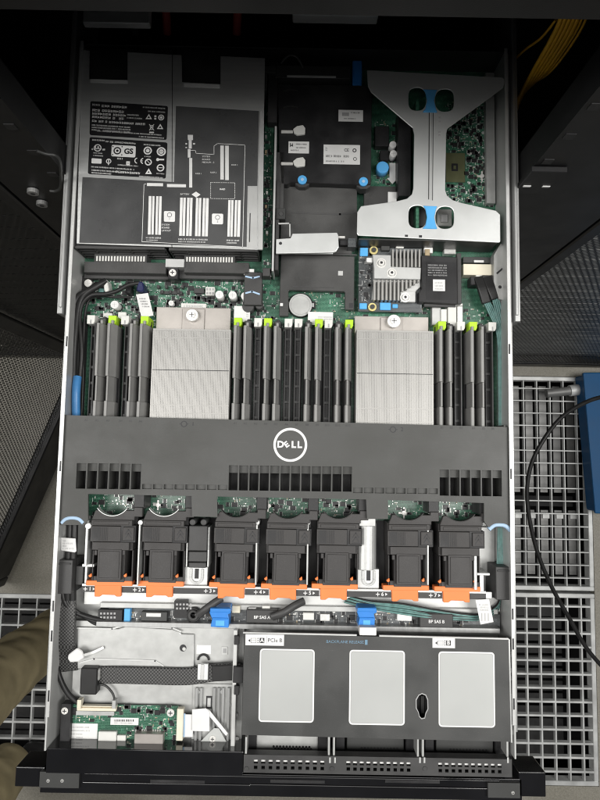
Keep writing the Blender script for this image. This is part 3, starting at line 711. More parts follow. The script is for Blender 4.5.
# ================================================================== fans
def fan_root():
    fx, fy = 231.0, 590.0
    root = bpy.data.objects.new('cooling_fan', None); root.empty_display_size = .01; col.objects.link(root)
    x, y = at(fx, fy, 36); OFF[root] = (x, y, 1.2)
    zt = 36.0
    b = MB('fan')                            # top frame with round mouth
    cx, cy = at(236, 499, zt); R = 17.6
    x0, y0 = at(215, 521.5, zt); x1, y1 = at(257, 521.5, zt); yt = at(236, 512, zt)[1]
    arc = []
    a0 = math.asin(max(-1, min(1, (yt - cy) / R)))
    for i in range(17):
        t = math.pi - a0 + (2 * a0 - math.pi + 2 * math.pi) * 0
        ang = (math.pi - a0) + (math.pi + 2 * a0) * i / 16
        arc.append((cx + R * math.cos(ang), cy + R * math.sin(ang)))
    xr, yr = at(266, 510, zt); xl = at(219, 510, zt)[0]
    b.prism([(x0, y0), (xl, yt)] + arc + [(x1, yt), (x1, yt + 3), (xr, yt + 3), (xr, yt - 6), (x1 + 1, yt - 6), (x1 + 1, y0)], zt - 5, zt)
    part(b, 'mouth_frame', root, .5)
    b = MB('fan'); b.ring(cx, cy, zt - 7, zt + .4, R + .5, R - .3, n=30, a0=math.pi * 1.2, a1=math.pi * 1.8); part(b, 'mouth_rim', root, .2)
    b = MB('fan')
    b.pb(215, 520, 256, 552, 1.5, 31); b.pb(220.5, 552, 248, 584, 1.5, 31); b.pb(215, 552, 216.4, 584, 1.5, 30); b.pb(254.6, 552, 256, 584, 1.5, 30); b.pb(216.4, 578, 254.6, 584, 1.5, 30)
    b.pb(215, 522, 256, 527.5, 31, 37.2); b.pb(217.5, 523.2, 253, 526.5, 37.2, 37.9)
    b.pb(214, 528, 247, 543.5, 31, 35.4)
    b.pb(216, 544, 253, 552, 31, 36)
    b.pb(221.5, 551, 245.5, 582, 31, 36.6); b.pb(223.5, 553, 243.5, 580, 36.6, 37.3)
    b.pb(218, 552, 221, 557, 31, 35); b.pb(246, 552, 249, 557, 31, 35)
    casing = part(b, 'casing', root, .5)
    b = MB('black'); b.pb(215.5, 529, 224, 542.5, 35.4, 35.6); 
    for i in range(6): b.pb(225 + i * 1.2, 529, 225.5 + i * 1.2, 542.5, 35.4, 35.55)
    part(b, 'ribbed_patch', casing)
    b = MB('fan'); b.pb(246.5, 529, 258, 542.8, 28, 38); b.pb(244.2, 527.2, 259.4, 544.6, 26, 36.2, 'black'); g = part(b, 'release_tab', root, .7, 2)  # black box added so the gap around the tab looks dark
    b = MB('ink'); b.line([(249.5, 536), (252.5, 531.5), (255.5, 536)], .8, 38, 38.25); b.line([(249.5, 540), (252.5, 535.5), (255.5, 540)], .8, 38, 38.25); b.line([(249.3, 541.5), (255.7, 541.5)], .8, 38, 38.25); part(b, 'finger_mark', g)
    b = MB('orange')
    X = rect(209.4, 582.5, 255.5, 587.6, 30); b.box(X[0], X[1], 20, X[2], X[3], 30.5)
    pts = [(218, 586), (244.5, 586), (244.5, 598.5), (240, 598.5), (238, 597), (226, 596.5), (223, 598.5), (218, 598.5)]
    b.pp(pts, 25.5, 30.2)
    for px in (213.5, 248.5): b.pp([(px - 1.6, 577.5), (px + 1.6, 575), (px + 2, 578.5), (px, 579.5)], 31, 33.5)
    part(b, 'orange_base', root, .5)
    b = MB('black'); b.pb(256.5, 494, 267, 511, 6, 33); b.pb(254, 512, 260, 527, 4, 28); part(b, 'connector_hood', root, .5)
    return root
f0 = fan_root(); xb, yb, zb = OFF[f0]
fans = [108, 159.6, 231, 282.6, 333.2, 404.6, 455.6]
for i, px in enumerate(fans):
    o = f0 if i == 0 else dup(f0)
    x = at(px, 590 + .017 * (px - 280), 29)[0]; xr_ = at(231, 590, 29)[0]
    o.location = ((xb + x - xr_ + random.uniform(-.35, .35)) * S, (yb + random.uniform(-.5, .5)) * S, zb * S); o.rotation_euler.z = math.radians(random.uniform(-.35, .35))
    tag(o, f'black server fan with orange base beside the number {i + 1} of the fan row', 'fan', 'row of cooling fans')
for o in [c for c in col.objects if c.name.startswith('mouth_rim')][:2]:  # bright colour paints a lamp reflection onto the first two rims
    o.data = o.data.copy(); o.data.materials[0] = M['rim']; o['label'] = 'fan mouth rim with its reflection painted bright'
# clips between the fans
cl = thing('cable_clip', 'black plastic clip on a white metal foot between the fans numbered 2 and 3', 'clip', 197, 550, 1.2)
b = MB('dark'); b.pb(188.5, 526, 207, 551, 8, 34); b.pb(188.5, 551.6, 206.5, 562, 8, 32); b.pb(188.5, 562.5, 206, 568, 8, 29)
b.cyl(*at(193, 522, 30), 8, 33, 3); b.cyl(*at(204, 522, 30), 8, 33, 3); part(b, 'cover', cl, .9, 2)
b = MB('rim'); b.pb(184, 567, 207.5, 587, 1.3, 24); b.pb(186, 540, 187.6, 567, 1.3, 27); b.pb(207.6, 527, 209.2, 567, 1.3, 29)
part(b, 'foot', cl, .3)
def loop(px, py, m='rail'):
    b = MB(m); x, y = at(px, py, 24); b.ring(x, y, 24, 25.6, 6.6, 4.4, n=24, a0=math.pi, a1=2 * math.pi); b.box(x - 6.6, y, 24, x - 4.4, y + 8, 25.6); b.box(x + 4.4, y, 24, x + 6.6, y + 8, 25.6); b.box(x - 2, y - 1.5, 24, x + 2, y + 8, 24.2, 'ink'); return part(b, 'wire_loop', cl, .3)
loop(196.7, 577)
cl = thing('metal_bracket', 'silver curved bracket with white foot between the fans numbered 5 and 6', 'bracket', 367, 550, 1.2)
b = MB('steel'); x, y = at(367, 545, 30); w = 10.4; n = 12
pts = [(x + w * math.cos(math.pi * i / n), 14 + 15 * math.sin(math.pi * i / n) ** .6) for i in range(n + 1)]
ya = at(367, 524, 30)[1]; yb_ = at(367, 570, 26)[1]
b.add([(a, ya, c) for a, c in pts] + [(a, yb_, c) for a, c in pts], [tuple(range(n + 1)), tuple(range(n + 1, 2 * n + 2))] + [(i, i + 1, n + 2 + i, n + 1 + i) for i in range(n)] + [(n, 0, n + 1, 2 * n + 1)], smooth=False)
b.box(x - 8, ya - 2, 14, x + 8, ya + 9, 32); part(b, 'curved_cover', cl, .5)
b = MB('rim'); b.pb(356.5, 569, 379, 589.5, 1.3, 24); part(b, 'foot', cl, .3); loop(368.5, 579)
# ================================================================== power supplies under their cover
for px0, px1, lab in ((80, 168.5, 'black power supply under the left half of the steel cover, slotted front grille'), (172.5, 260, 'black power supply under the right half of the steel cover, beside the riser')):
    ps = thing('power_supply', lab, 'power supply', (px0 + px1) / 2, 150, 1.5, 'pair of power supplies')
    X0, Y0, X1, Y1 = rect(px0, 60, px1, 249 + (px0 > 100) * 2, 38)
    b = MB('black'); b.box(X0, Y0 + 2, 1.5, X1, Y1 + 12, 38); part(b, 'housing', ps, .6)
    b = MB('dark'); b.box(X0, Y0 - .5, 36, X1, Y0 + 2, 39.5)
    for zz in (7, 14.5, 22, 29.5): b.box(X0 + 1, Y0, zz - .8, X1 - 1, Y0 + 2, zz + .8)
    n = 5
    for i in range(n + 1):
        x = X0 + (X1 - X0) * i / n; b.box(x - .7, Y0 + .2, 2, x + .7, Y0 + 2, 36)
    part(b, 'grille', ps, .2)
    b = MB('dark'); b.box(X0 + 10, Y1 + 2, 10, X0 + 50, Y1 + 14, 34); part(b, 'handle', ps, 1)
cv = thing('supply_cover', 'flat grey steel cover with black labels over the power supplies', 'metal cover', 170, 150, 38)
zc = 41.6
for pts, in (([(82, 50), (89.5, 50.4), (89, 79), (127.5, 80.5), (127.5, 52), (172, 54.5), (171.5, 247), (76.5, 243.5), (79, 150)],),
             ([(172.6, 54.5), (181.5, 55), (182, 82), (220.5, 84), (220.5, 56), (265, 58), (264, 112), (262.5, 250), (172.1, 247)],)):
    b = MB('cover'); b.pp(pts, zc - 1.2, zc); part(b, 'cover_sheet', cv, .25)
b = MB('paper'); b.pp([(90.5, 79), (127.5, 80.2), (127.5, 83.4), (90.5, 82.3)], zc, zc + .5); b.pp([(184, 83), (219.5, 84.6), (219.5, 88), (184, 86.3)], zc, zc + .5); part(b, 'white_lip', cv)
b = MB('cover'); b.pp([(260.3, 111), (264, 111.5), (262.7, 249.5), (258, 249.5), (258, 188)], zc, zc + 1.0, 'rim'); b.pp([(248.2, 187), (257.2, 187.3), (257, 249), (247.6, 248.4)], zc, zc + .3, 'rim'); b.pb(249.3, 213, 250.3, 242, zc + .3, zc + .4, 'ink'); part(b, 'edge_flange', cv, .2)
zl = zc + .1
def rlabel(pts, r=2.2):
    Q = [Vector(at(x, y, zl)) for x, y in pts]; out = []
    for i, p in enumerate(Q):
        a = (Q[i - 1] - p).normalized(); c = (Q[(i + 1) % len(Q)] - p).normalized()
        for k in range(5):
            t = k / 4; out.append(tuple(p + a * r * (1 - t) ** 2 + c * r * t * t))
    return out
lb = []
for pts in ([(90.3, 101), (168, 106), (166.7, 140), (89.5, 135)], [(89.6, 137), (167.5, 142.5), (165.8, 178.7), (87.8, 174)]):
    b = MB('blacklabel'); b.prism(rlabel(pts), zc, zl); lb.append(part(b, 'safety_label', cv))
zp = zl + .02
def LA(u, v):  # fractions over the first label
    return (90.3 + 77.4 * u - .9 * v, 101 + 5 * u + 34 * v)
def LBm(u, v):
    return (89.6 + 77.6 * u - 1.8 * v, 137 + 5.4 * u + 36.8 * v)
def srow(b, f, u0, u1, v, h, seed, dense=False, m='print'):
    """a line of small characters that follows the tilt of its label"""
    rng = random.Random(seed); A_ = Vector(at(*f(u0, v), zp)); B_ = Vector(at(*f(u1, v), zp)); d = B_ - A_; L = d.length; d /= L; nn = Vector((-d.y, d.x)); s = 0
    def q(a0, a1, c0, c1): b.prism([tuple(A_ + d * x + nn * y) for x, y in ((a0, c0), (a1, c0), (a1, c1), (a0, c1))], zp, zp + .04, m)
    while s < L - h * .3:
        w = h * (rng.uniform(.8, 1.0) if dense else rng.uniform(.4, .65))
        if rng.random() < (.07 if dense else .14): s += w * .7; continue
        q(s, s + h * .15, -h / 2, h / 2)
        for k in range(3 if dense else 2):
            y = -h / 2 + h * (rng.uniform(0, .25) + k * .85 / (3 if dense else 2)); q(s + h * .15, s + w * .9, y, y + h * .16)
        if rng.random() < .6: q(s + w * .72, s + w * .9, -h / 2 + h * .1, h / 2 - h * rng.uniform(0, .3))
        s += w + h * .14
b = MB('print')
srow(b, LA, .03, .13, .10, 2.0, 1); srow(b, LA, .15, .46, .12, 2.6, 2, True)
for k in range(3): srow(b, LA, .03, .45, .26 + .10 * k, 2.6, 3 + k, True); 
srow(b, LA, .48, .63, .33, 1.5, 8); srow(b, LA, .48, .67, .42, 1.5, 9)
srow(b, LA, .03, .73, .58, 2.4, 10, True)
for k in range(3): srow(b, LA, .03, .53, .70 + .07 * k, 1.5, 12 + k)
srow(b, LA, .10, .95, .915 - .05, 1.3, 20); srow(b, LA, .68, .97, .08, 1.5, 21); srow(b, LA, .75, .97, .19, 1.4, 22); srow(b, LA, .64, .96, .95, 1.4, 23)
def tri(b, c, r, hole=.45):
    x, y = at(*c, zp); P = [(x + r * math.cos(math.radians(a)), y + r * math.sin(math.radians(a))) for a in (90, 210, 330)]
    b.prism(P, zp, zp + .05); b.prism([(x + hole * r * math.cos(math.radians(a)), y + hole * r * math.sin(math.radians(a))) for a in (90, 210, 330)], zp + .05, zp + .08, 'blacklabel')
def disc(b, c, r, style=0):
    x, y = at(*c, zp); b.ring(x, y, zp, zp + .05, r, r * .68, n=24)
    if style == 0: b.cyl(x, y, zp, zp + .05, r * .45, n=12)
    elif style == 1: b.box(x - r * .6, y - .3, zp, x + r * .6, y + .3, zp + .05)
    else: b.line([(c[0] - .3 * r, c[1] - .4 * r), (c[0] + .4 * r, c[1] + .4 * r)], .5, zp, zp + .05)
tri(b, LA(.76, .37), 3.7); tri(b, LA(.91, .64), 3.7); disc(b, LA(.92, .35), 3.0)
x, y = at(*LA(.845, .36), zp); b.box(x - 1, y + .4, zp, x + 1, y + 2.2, zp + .05); b.box(x - 1, y - 2.2, zp, x + 1, y - .4, zp + .05)
c = LA(.80, .66); b.line([(c[0] - 2.2, c[1] - 3), (c[0] + 2.2, c[1] + 2.6)], .6, zp, zp + .05); b.line([(c[0] + 2.2, c[1] - 3), (c[0] - 2.2, c[1] + 2.6)], .6, zp + .003, zp + .053); b.line([(c[0] - 1.6, c[1] - 2), (c[0] + 1.6, c[1] - 2), (c[0] + 1.2, c[1] + 2), (c[0] - 1.2, c[1] + 2), (c[0] - 1.6, c[1] - 2)], .5, zp + .006, zp + .056); x, y = at(c[0], c[1] + 5, zp); b.box(x - 2.4, y - .7, zp, x + 2.4, y + .7, zp + .05)
part(b, 'print', lb[0])
b = MB('print')
srow(b, LBm, .03, .20, .07, 1.8, 31); srow(b, LBm, .21, .60, .09, 1.7, 32, True); srow(b, LBm, .70, .93, .10, 1.5, 33)
c = LBm(.11, .28); x, y = at(*c, zp); b.ring(x, y, zp, zp + .05, 3.8, 2.9, n=24); b.text('UL', c[0], c[1], zp + .03, 4.2, bold=.03); 
b.text('c', c[0] - 5.2, c[1] + 1, zp + .03, 3.6, bold=.02); b.text('us', c[0] + 6, c[1] + 1.4, zp + .03, 3.4, bold=.02); srow(b, LBm, .06, .17, .42, 1.2, 35); srow(b, LBm, .06, .19, .49, 1.2, 36)
P = [LBm(u, v) for u, v in ((.29, .17), (.60, .16), (.60, .47), (.29, .48))]; b.prism(rlabel(P, 1.6), zp, zp + .04)
c = LBm(.365, .32); x, y = at(*c, zp); b.ring(x, y, zp + .04, zp + .07, 3.9, 2.6, 'blacklabel', n=24); b.cyl(x, y, zp + .04, zp + .07, 1.3, 'blacklabel', 12)
for dx, dy in ((-4.6, 4.2), (-4.6, -4.2), (4.6, 4.2), (4.6, -4.2)): b.cyl(x + dx, y + dy, zp + .04, zp + .07, .7, 'blacklabel', 8)
c = LBm(.51, .32); b.text('GS', c[0], c[1], zp + .09, 7.6, 'blacklabel', bold=.04)
disc(b, LBm(.755, .26), 4.2); srow(b, LBm, .72, .80, .42, 1.3, 40); disc(b, LBm(.93, .26), 4.6, 1); x, y = at(*LBm(.93, .26), zp); b.cyl(x, y, zp, zp + .05, 2.4)
P = [LBm(u, v) for u, v in ((.04, .57), (.17, .57), (.17, .70), (.04, .71))]; b.prism(rlabel(P, 1), zp, zp + .04); 
c = LBm(.26, .62); x, y = at(*c, zp); b.ring(x, y, zp, zp + .05, 2.6, 1.9, n=18); b.box(x - .4, y - 4, zp, x + .4, y + 2, zp + .053)
srow(b, LBm, .36, .45, .53, 1.8, 42); x, y = at(*LBm(.51, .64), zp); b.box(x - 1.8, y - 2, zp, x + 1.8, y + 2, zp + .05); b.box(x - 1.1, y - .3, zp + .05, x + 1.1, y + .3, zp + .07, 'blacklabel')
c = LBm(.63, .55)
for k in (0, 1):
    x, y = at(c[0] + k * 6, c[1] + .3 * k, zp); b.ring(x, y, zp, zp + .05, 3.1, 2.2, n=20, a0=math.pi * .55, a1=math.pi * 1.45)
    if k: b.box(x - 2.6, y - .35, zp, x - .8, y + .35, zp + .053)
disc(b, LBm(.77, .57), 3.5, 2); c = LBm(.92, .48); x, y = at(*c, zp); b.cyl(x - 2.4, y, zp, zp + .05, 1.6); b.box(x - 1, y - .7, zp, x + 4, y + .9, zp + .04)
disc(b, LBm(.93, .70), 3.8, 1); srow(b, LBm, .88, .98, .86, 1.2, 44); tri(b, LBm(.78, .84), 3.9, .3)
srow(b, LBm, .38, .64, .70, 1.3, 50); srow(b, LBm, .04, .60, .80, 1.5, 51); srow(b, LBm, .04, .36, .89, 1.6, 52); srow(b, LBm, .36, .68, .89, 2.2, 53, True); srow(b, LBm, .04, .30, .96, 1.4, 54); srow(b, LBm, .66, .97, .97, 1.3, 55)
part(b, 'print', lb[1])
b = MB('darklabel'); b.pp([(176, 106), (259, 111), (257.4, 186), (247.6, 186), (246.6, 246.8), (79.2, 242.8), (82.5, 177), (174, 182)], zc, zl); ml = part(b, 'diagram_label', cv)
b = MB('print'); w = .45; L = lambda pts, ww=w, dz=0: b.line(pts, ww, zp + dz, zp + .04 + dz)
L([(142, 241.7), (144, 184), (146, 184.1)]); L([(142, 241.7), (242.6, 247), (245, 145), (217.5, 143.5), (214, 146), (214, 154.5), (196, 153.3), (195.5, 150.5), (191, 150.3)], w, .003)
def Bq(x0, y0, x1, y1, m=None): b.pp([(x0, y0), (x1, y0 + .015 * (x1 - x0)), (x1 - .0 * (y1 - y0), y1 + .015 * (x1 - x0)), (x0, y1)], zp, zp + .045, m)
Bq(147, 183, 163, 186); Bq(167, 184, 186, 187); Bq(187.8, 134.8, 193, 140); Bq(188.7, 140, 191.7, 148.5); Bq(187.8, 149, 190.6, 157.5); Bq(189.2, 158, 192.2, 187.5); Bq(185.5, 143, 187, 144.5); Bq(193, 143, 195, 144.5); Bq(185.5, 147, 187, 148)
Bq(220.3, 145.5, 223.8, 179.5); Bq(225.2, 145.7, 228.8, 180)
n = 14
for i in range(n):
    t = 210.5 + 24.5 * i / n; Bq(t, 182.2 + .015 * (t - 210), t + 1, 182.7 + .015 * (t - 210)); Bq(t, 198.2 + .015 * (t - 210), t + 1, 198.7 + .015 * (t - 210))
for i in range(9):
    t = 182.5 + 16 * i / 9; Bq(210.4, t, 210.9, t + 1); Bq(234.6, t + .4, 235.1, t + 1.4)
def bars(xs, y0, y1, sl):
    for a, c in xs: b.pp([(a, y0 + .02 * (a - xs[0][0])), (c, y0 + .02 * (c - xs[0][0])), (c - sl, y1 + .02 * (c - xs[0][0])), (a - sl, y1 + .02 * (a - xs[0][0]))], zp, zp + .045)
bars([(148.8, 151.6), (152.4, 154.6), (156.2, 158.4), (159.2, 161.8)], 196, 234.5, 1)
bars([(180.2, 182.8), (183.4, 185.8), (187.2, 189.6), (190.2, 192.6), (196, 198.4), (199, 201.4), (203, 205.4), (206, 208.8)], 197.6, 235.8, 1)
bars([(228.3, 230.8), (231.4, 233.6), (235, 237.2), (238, 240.8)], 200, 236.6, 1)
for c, s in (((169.5, 216.5), '1'), ((217.6, 219), '2')):
    P = [(c[0] - 5.6, c[1] - 5.4), (c[0] + 5.6, c[1] - 5.2), (c[0] + 5.4, c[1] + 5.4), (c[0] - 5.6, c[1] + 5.2)]; b.prism(rlabel(P, 1.4), zp, zp + .045)
    x, y = at(c[0], c[1] - 1.6, zp); b.ring(x, y, zp + .05, zp + .08, 2.4, 1.9, 'ink', n=16); b.text(s, c[0], c[1] + 2.4, zp + .09, 3.2, 'ink')
b.pp([(196, 191.6), (200.5, 194.6), (196.2, 197.6), (191.6, 194.4)], zp, zp + .045); b.text('BATTERY', 184.8, 194.2, zp + .03, 2.2)
def lines(rows, x, y, size, step, al='LEFT'):
    for k, r in enumerate(rows): b.text(r, x, y + k * step, zp + .03, size, align=al)
lines(['SYSTEM', 'BOARD', 'MEDIUM - S'], 202, 156.5, 2.4, 2.9); lines(['SYSTEM', 'BOARD', 'LAYOUT'], 161.5, 224.8, 2.4, 2.9)
b.text('RISER 3', 234.6, 165, zp + .03, 2.0); b.text('RISER 2', 213.4, 172.5, zp + .03, 2.0); b.text('RISER 1', 198.5, 173.7, zp + .03, 2.0); b.text('RAID', 222.5, 189.3, zp + .03, 2.4, bold=.03)
for x0, x1, y in ((146, 161, 237), (178.5, 208.5, 238.6), (226.5, 240, 239.6)):
    scribble(b, x0, y, x1, y + 1.6, zp, 'print', int(x0)); scribble(b, x0, y + 2.6, x1 - 3, y + 3.9, zp, 'print', int(x0) + 1)
part(b, 'print', ml)

# ================================================================== riser, cards and baffle
rs = thing('riser_card', 'upright green riser board beside the power supply cover', 'riser board', 267, 180, ZB)
b = MB('pcbedge'); X0, Y0, X1, Y1 = rect(263.5, 100, 272.5, 284, 22); b.box(X0, Y0, 20.4, X1, Y1, 22); part(b, 'board', rs)
b = MB('rim'); b.pb(273.2, 126, 275.2, 271, 8, 38); part(b, 'edge_strip', rs, .2)
b = MB('dark'); b.pb(268, 62, 277.5, 122, 6, 33, 'black'); b.pb(275.6, 180, 279, 270, 6, 30); b.pb(276, 152, 284, 214, 6, 28)
b.pb(262.5, 268, 270, 276, 7, 36); part(b, 'slot_connector', rs, .4)
b = MB()
for py, m in ((109, 'solder'), (112, 'white'), (135, 'solder'), (150, 'tan'), (191, 'white'), (197, 'solder'), (205, 'tan'), (213, 'solder'), (231, 'white'), (262, 'solder')): b.pb(265 + py % 5, py, 267 + py % 5, py + 3, 22, 24, m)
smd(b, 264.5, 130, 271, 280, 22, 110, 9)
part(b, 'small_component', rs, kind='stuff')
b = MB('rackgrey'); b.pb(263, 66, 276, 72, 8, 37); b.pb(263, 72, 267, 90, 8, 36); b.pb(276, 66, 350, 78, 4, 34); b.pb(287, 75.3, 336, 77.5, 34, 34.5, 'rim'); part(b, 'rear_bracket', rs, .4)
b = MB('blue'); b.pb(352.5, 60, 362, 85, 8, 26); rb = part(b, 'blue_latch', rs, 1)
b = MB('dark'); b.pb(244, 272, 262, 305, ZB, 24); b.cyl(*at(248, 306, 20), ZB, 19, 6); b.cyl(*at(259, 305, 20), ZB, 19, 4); g = part(b, 'cable_duct', rs, .6)
b = MB('paleblue'); b.line([(246, 276.5), (253, 278), (259, 276.5)], 1.6, 24, 24.8); b.line([(246, 293), (252, 291.5), (259, 294)], 1.6, 24, 24.8); b.pb(244, 269, 254, 275, 20, 22, 'paper'); part(b, 'blue_rim', g)

pc_ = thing('expansion_card', 'black covered expansion card with white labels and blue pins behind the baffle', 'expansion card', 323, 135, 10)
b = MB('black'); b.pp([(277, 84), (366, 85.5), (372, 93), (371, 184), (366, 185), (305, 182.5), (290, 182), (288, 184), (281, 184), (279, 150)], 14, 28); cov = part(b, 'cover', pc_, .6)
for x0, y0, x1, y1, k in ((338.5, 110, 363, 121.5, 1), (323.5, 144.8, 360, 164.3, 2), (288.5, 141.5, 309, 153.3, 3)):
    b = MB('paper'); b.pb(x0, y0, x1, y1, 28, 28.2); lbp = part(b, 'sticker', cov)
    b = MB('ink')
    if k == 1: b.pb(342, 112.5, 349, 116, 28.2, 28.26, 'greypaper'); scribble(b, 351, 112, 361, 113.6, 28.22, 'ink', 5); scribble(b, 344, 118, 356, 119.2, 28.22, 'ink', 6)
    elif k == 2:
        b.text('CE', 346.5, 150.2, 28.23, 4.2, bold=.02); x, y = at(354.5, 150.4, 28.2); b.ring(x, y, 28.2, 28.26, 2.1, 1.2, n=18); scribble(b, 325.5, 147, 329, 151, 28.22, 'greypaper', 9); scribble(b, 326, 155, 350, 157.4, 28.22, 'ink', 10); scribble(b, 326, 160.5, 344, 162, 28.22, 'ink', 11); x, y = at(355, 159, 28.2); b.ring(x, y, 28.2, 28.26, 1.9, 1.3, n=16)
    else: 
        scribble(b, 290, 143, 294, 147, 28.22, 'ink', 12, True); scribble(b, 296, 143.5, 307, 145, 28.22, 'ink', 13); scribble(b, 296, 147, 307, 148.4, 28.22, 'ink', 14); scribble(b, 290, 149.5, 300, 151, 28.22, 'ink', 15)
    part(b, 'print', lbp)
for px, py in ((302.3, 179.5), (363.5, 181.3)):
    b = MB('dark'); b.pp([(px - 8, py - 3), (px + 8, py - 3), (px + 7, py + 5), (px + 3, py + 7.5), (px - 3, py + 7.5), (px - 7, py + 5)], 14, 26); g = part(b, 'pin_ear', pc_, .6)
    b = MB('skyblue'); x, y, r = b.pc(px, py, 4.6, 26, 29); b.cyl(x, y, 29, 29.6, r * .35, 'paleblue'); part(b, 'push_pin', g, .4)
for y in (124.8, 156.8):
    b = MB('white'); b.pp([(293, y + 4), (297, y + 1), (303, y), (305.3, y + 3), (305, y + 9), (297, y + 10), (294, y + 8)], 28, 31); b.pp([(281, y + 5), (293, y + 5.2), (293, y + 8), (281, y + 8)], 28, 30, 'screw'); part(b, 'white_plug', pc_, .5)
for y in (90.5, 107):
    b = MB('rackgrey'); b.line([(284, y), (290, y - 1.3), (297, y)], 1, 28, 29); part(b, 'wire_clip', pc_)
b = MB('skyblue'); x, y, r = b.pc(382.7, 167.2, 6.2, ZB, 16); b.cyl(x, y, 16, 16.5, r * .82, 'skyblue'); solo(b, 'push_pin', 'round blue push pin standing alone on the green board beside the white arrow', 'push pin', bev=.5)

bf = thing('card_baffle', 'dark grey plastic tray with a notched front edge behind the coin battery', 'plastic tray', 315, 245, ZB)
b = MB('baffle'); b.pp([(281.5, 186), (357, 188), (357.5, 246), (352, 250), (352, 254), (280, 252)], 14, 18)
b.pp([(281, 253), (354.5, 256), (354, 310), (345, 309.5), (345, 291.5), (288.5, 290), (288.5, 316), (279, 316)], 9, 15)
tr = part(b, 'tray', bf, .5)
b = MB('dark'); b.line([(293, 212.5), (340, 214.2), (357, 212.5)], 2, 18, 18.3); b.line([(293, 286.5), (333, 287.5)], 1.4, 15, 15.3); b.line([(281, 252.5), (356, 255)], 1.4, 18, 19); b.pb(349, 303, 353, 308, 15, 15.1, 'ink'); part(b, 'ridge', tr)
b = MB('paper'); b.pb(338, 270.8, 343, 275.5, 15, 15.4, 'rim'); part(b, 'square_mark', bf, .2); b = MB('paper'); b.pb(280, 303, 283, 306, 15, 15.4); part(b, 'square_mark', bf, .2)
b = MB('rackgrey'); b.pb(276, 208, 285.5, 219, 20, 32); b.pc(281, 213.5, 2.2, 32, 33, 'dark'); part(b, 'corner_block', bf, .4)
b = MB('rim'); b.line([(279, 223.5), (289.8, 223.2), (290, 236)], 1.3, 30, 32); part(b, 'wire_loop', bf)
mb_ = MB('bracket'); mb_.pp([(276.2, 239), (290.5, 238), (292.5, 233.5), (337, 232.5), (338.3, 235), (338.8, 247), (336, 251.5), (332, 252.5), (276, 253.5)], 33, 36)
br = thing('card_bracket', 'pale metal strap bracket lying across the dark tray', 'bracket', 307, 243, 14)
part(mb_, 'strap', br, .5, 2)
b = MB('ink'); b.pc(280.5, 243.3, 1.6, 36, 36.1); part(b, 'hole', br)
b = MB('bracket'); b.pb(276, 239, 278, 253, 10, 33); b.pb(276, 252.4, 333, 253.4, 30, 33); b.pb(338, 236, 345, 238, 28, 31, 'screw'); b.pb(340, 240, 349, 245, 18, 24, 'ink'); part(b, 'fold', br, .2)
b = MB('steel'); x, y, r = b.pc(300.5, 305, 11.5, 10, 13.2, n=36); b.ring(x, y, 13.2, 13.5, r * .88, r * .82, n=36)
b.pp([(287, 302), (314, 303), (314, 307), (287, 306)], 9, 10.5)
solo(b, 'coin_cell', 'silver coin cell battery in the notch of the dark tray', 'battery', bev=.5)
b = MB('black'); b.pc(300.5, 305, 12.5, ZB, 9.5); b.pb(286, 301, 315.5, 308, ZB, 9); part(b, 'battery_holder', sb, .3)

# riser handle frame on the right
zr = 40.5
outer = [(367, 70), (503.5, 77.5), (505.5, 82), (503, 88), (447.5, 128.5), (446.3, 134), (445.3, 190), (447.2, 195.5), (453, 200), (463, 203), (496, 210.5), (500.3, 214.5), (500.5, 241), (499.5, 242.5), (358, 235.5), (356.8, 233), (357.3, 212), (361, 206), (397, 201), (407, 198.5), (412, 194), (413.3, 188), (414.2, 134), (412.8, 128), (371, 92), (368, 86)]
def dhole(x0, y0, x1, y1, left):
    P = [(x0 + 3, y0 + 2), (x0 + .5, y0 + 6), (x0, y1 - 6), (x0 + 3, y1 - 1), (x0 + 7, y1), (x1 - 6, y1 - .5), (x1 - 2, y1 - 5), (x1, (y0 + y1) / 2), (x1 - 2, y0 + 6), (x1 - 6, y0 + 1), (x0 + 8, y0)]
    if not left: P = [(x0 + x1 - a, c) for a, c in P]
    P = []
    for k in range(28):
        t = 2 * math.pi * k / 28; c, q = math.cos(t), math.sin(t); inner = (c > 0) == left
        e = .95 if inner else .55
        P.append(((x0 + x1) / 2 + (x1 - x0) / 2 * math.copysign(abs(c) ** .8, c), (y0 + y1) / 2 + (y1 - y0) / 2 * math.copysign(abs(q) ** e, q)))
    return [at(a, c, zr) for a, c in P]
b = MB('bracket'); b.plate([at(*p, zr) for p in outer], [dhole(408.5, 87.5, 426.5, 110.5, True), dhole(435, 89, 454, 111.5, False), dhole(408.6, 205.5, 427, 228, True), dhole(435.5, 206.5, 454, 228.6, False)], zr - 1.5, zr)
rf = thing('riser_cage', 'pale hourglass shaped metal frame with blue finger grips over the right riser', 'metal frame', 430, 160, ZB)
part(b, 'frame_plate', rf, .6, 2)
for cy, hw in ((100.5, 5.5), (217, 5.5)):
    b = MB('skyblue'); b.pp([(426 - 3, cy - 11.5), (434.5 + 3, cy - 11), (436, cy - 8), (434.3, cy), (436, cy + 8), (437.5, cy + 11.8), (422.5, cy + 11.4), (425.5, cy + 8), (427, cy), (425.5, cy - 8)], zr, zr + 1.3); part(b, 'finger_grip', rf, .5)
b = MB('baffle'); b.line([(429.3, 113), (428.7, 199)], .9, zr, zr + .25); b.line([(431.8, 113), (431.2, 200)], .7, zr, zr + .2, 'rim'); b.line([(433.2, 113), (432.6, 200)], .6, zr, zr + .25, 'ink'); part(b, 'bend_line', rf)
b = MB('bracket'); X = rect(358, 236, 500, 242.5, zr); b.box(X[0] + 1, at(430, 238.5, zr)[1] - 1.6, 8, X[2] - 1, at(430, 238.5, zr)[1] - .4, zr - 2.2, 'rackgrey'); 
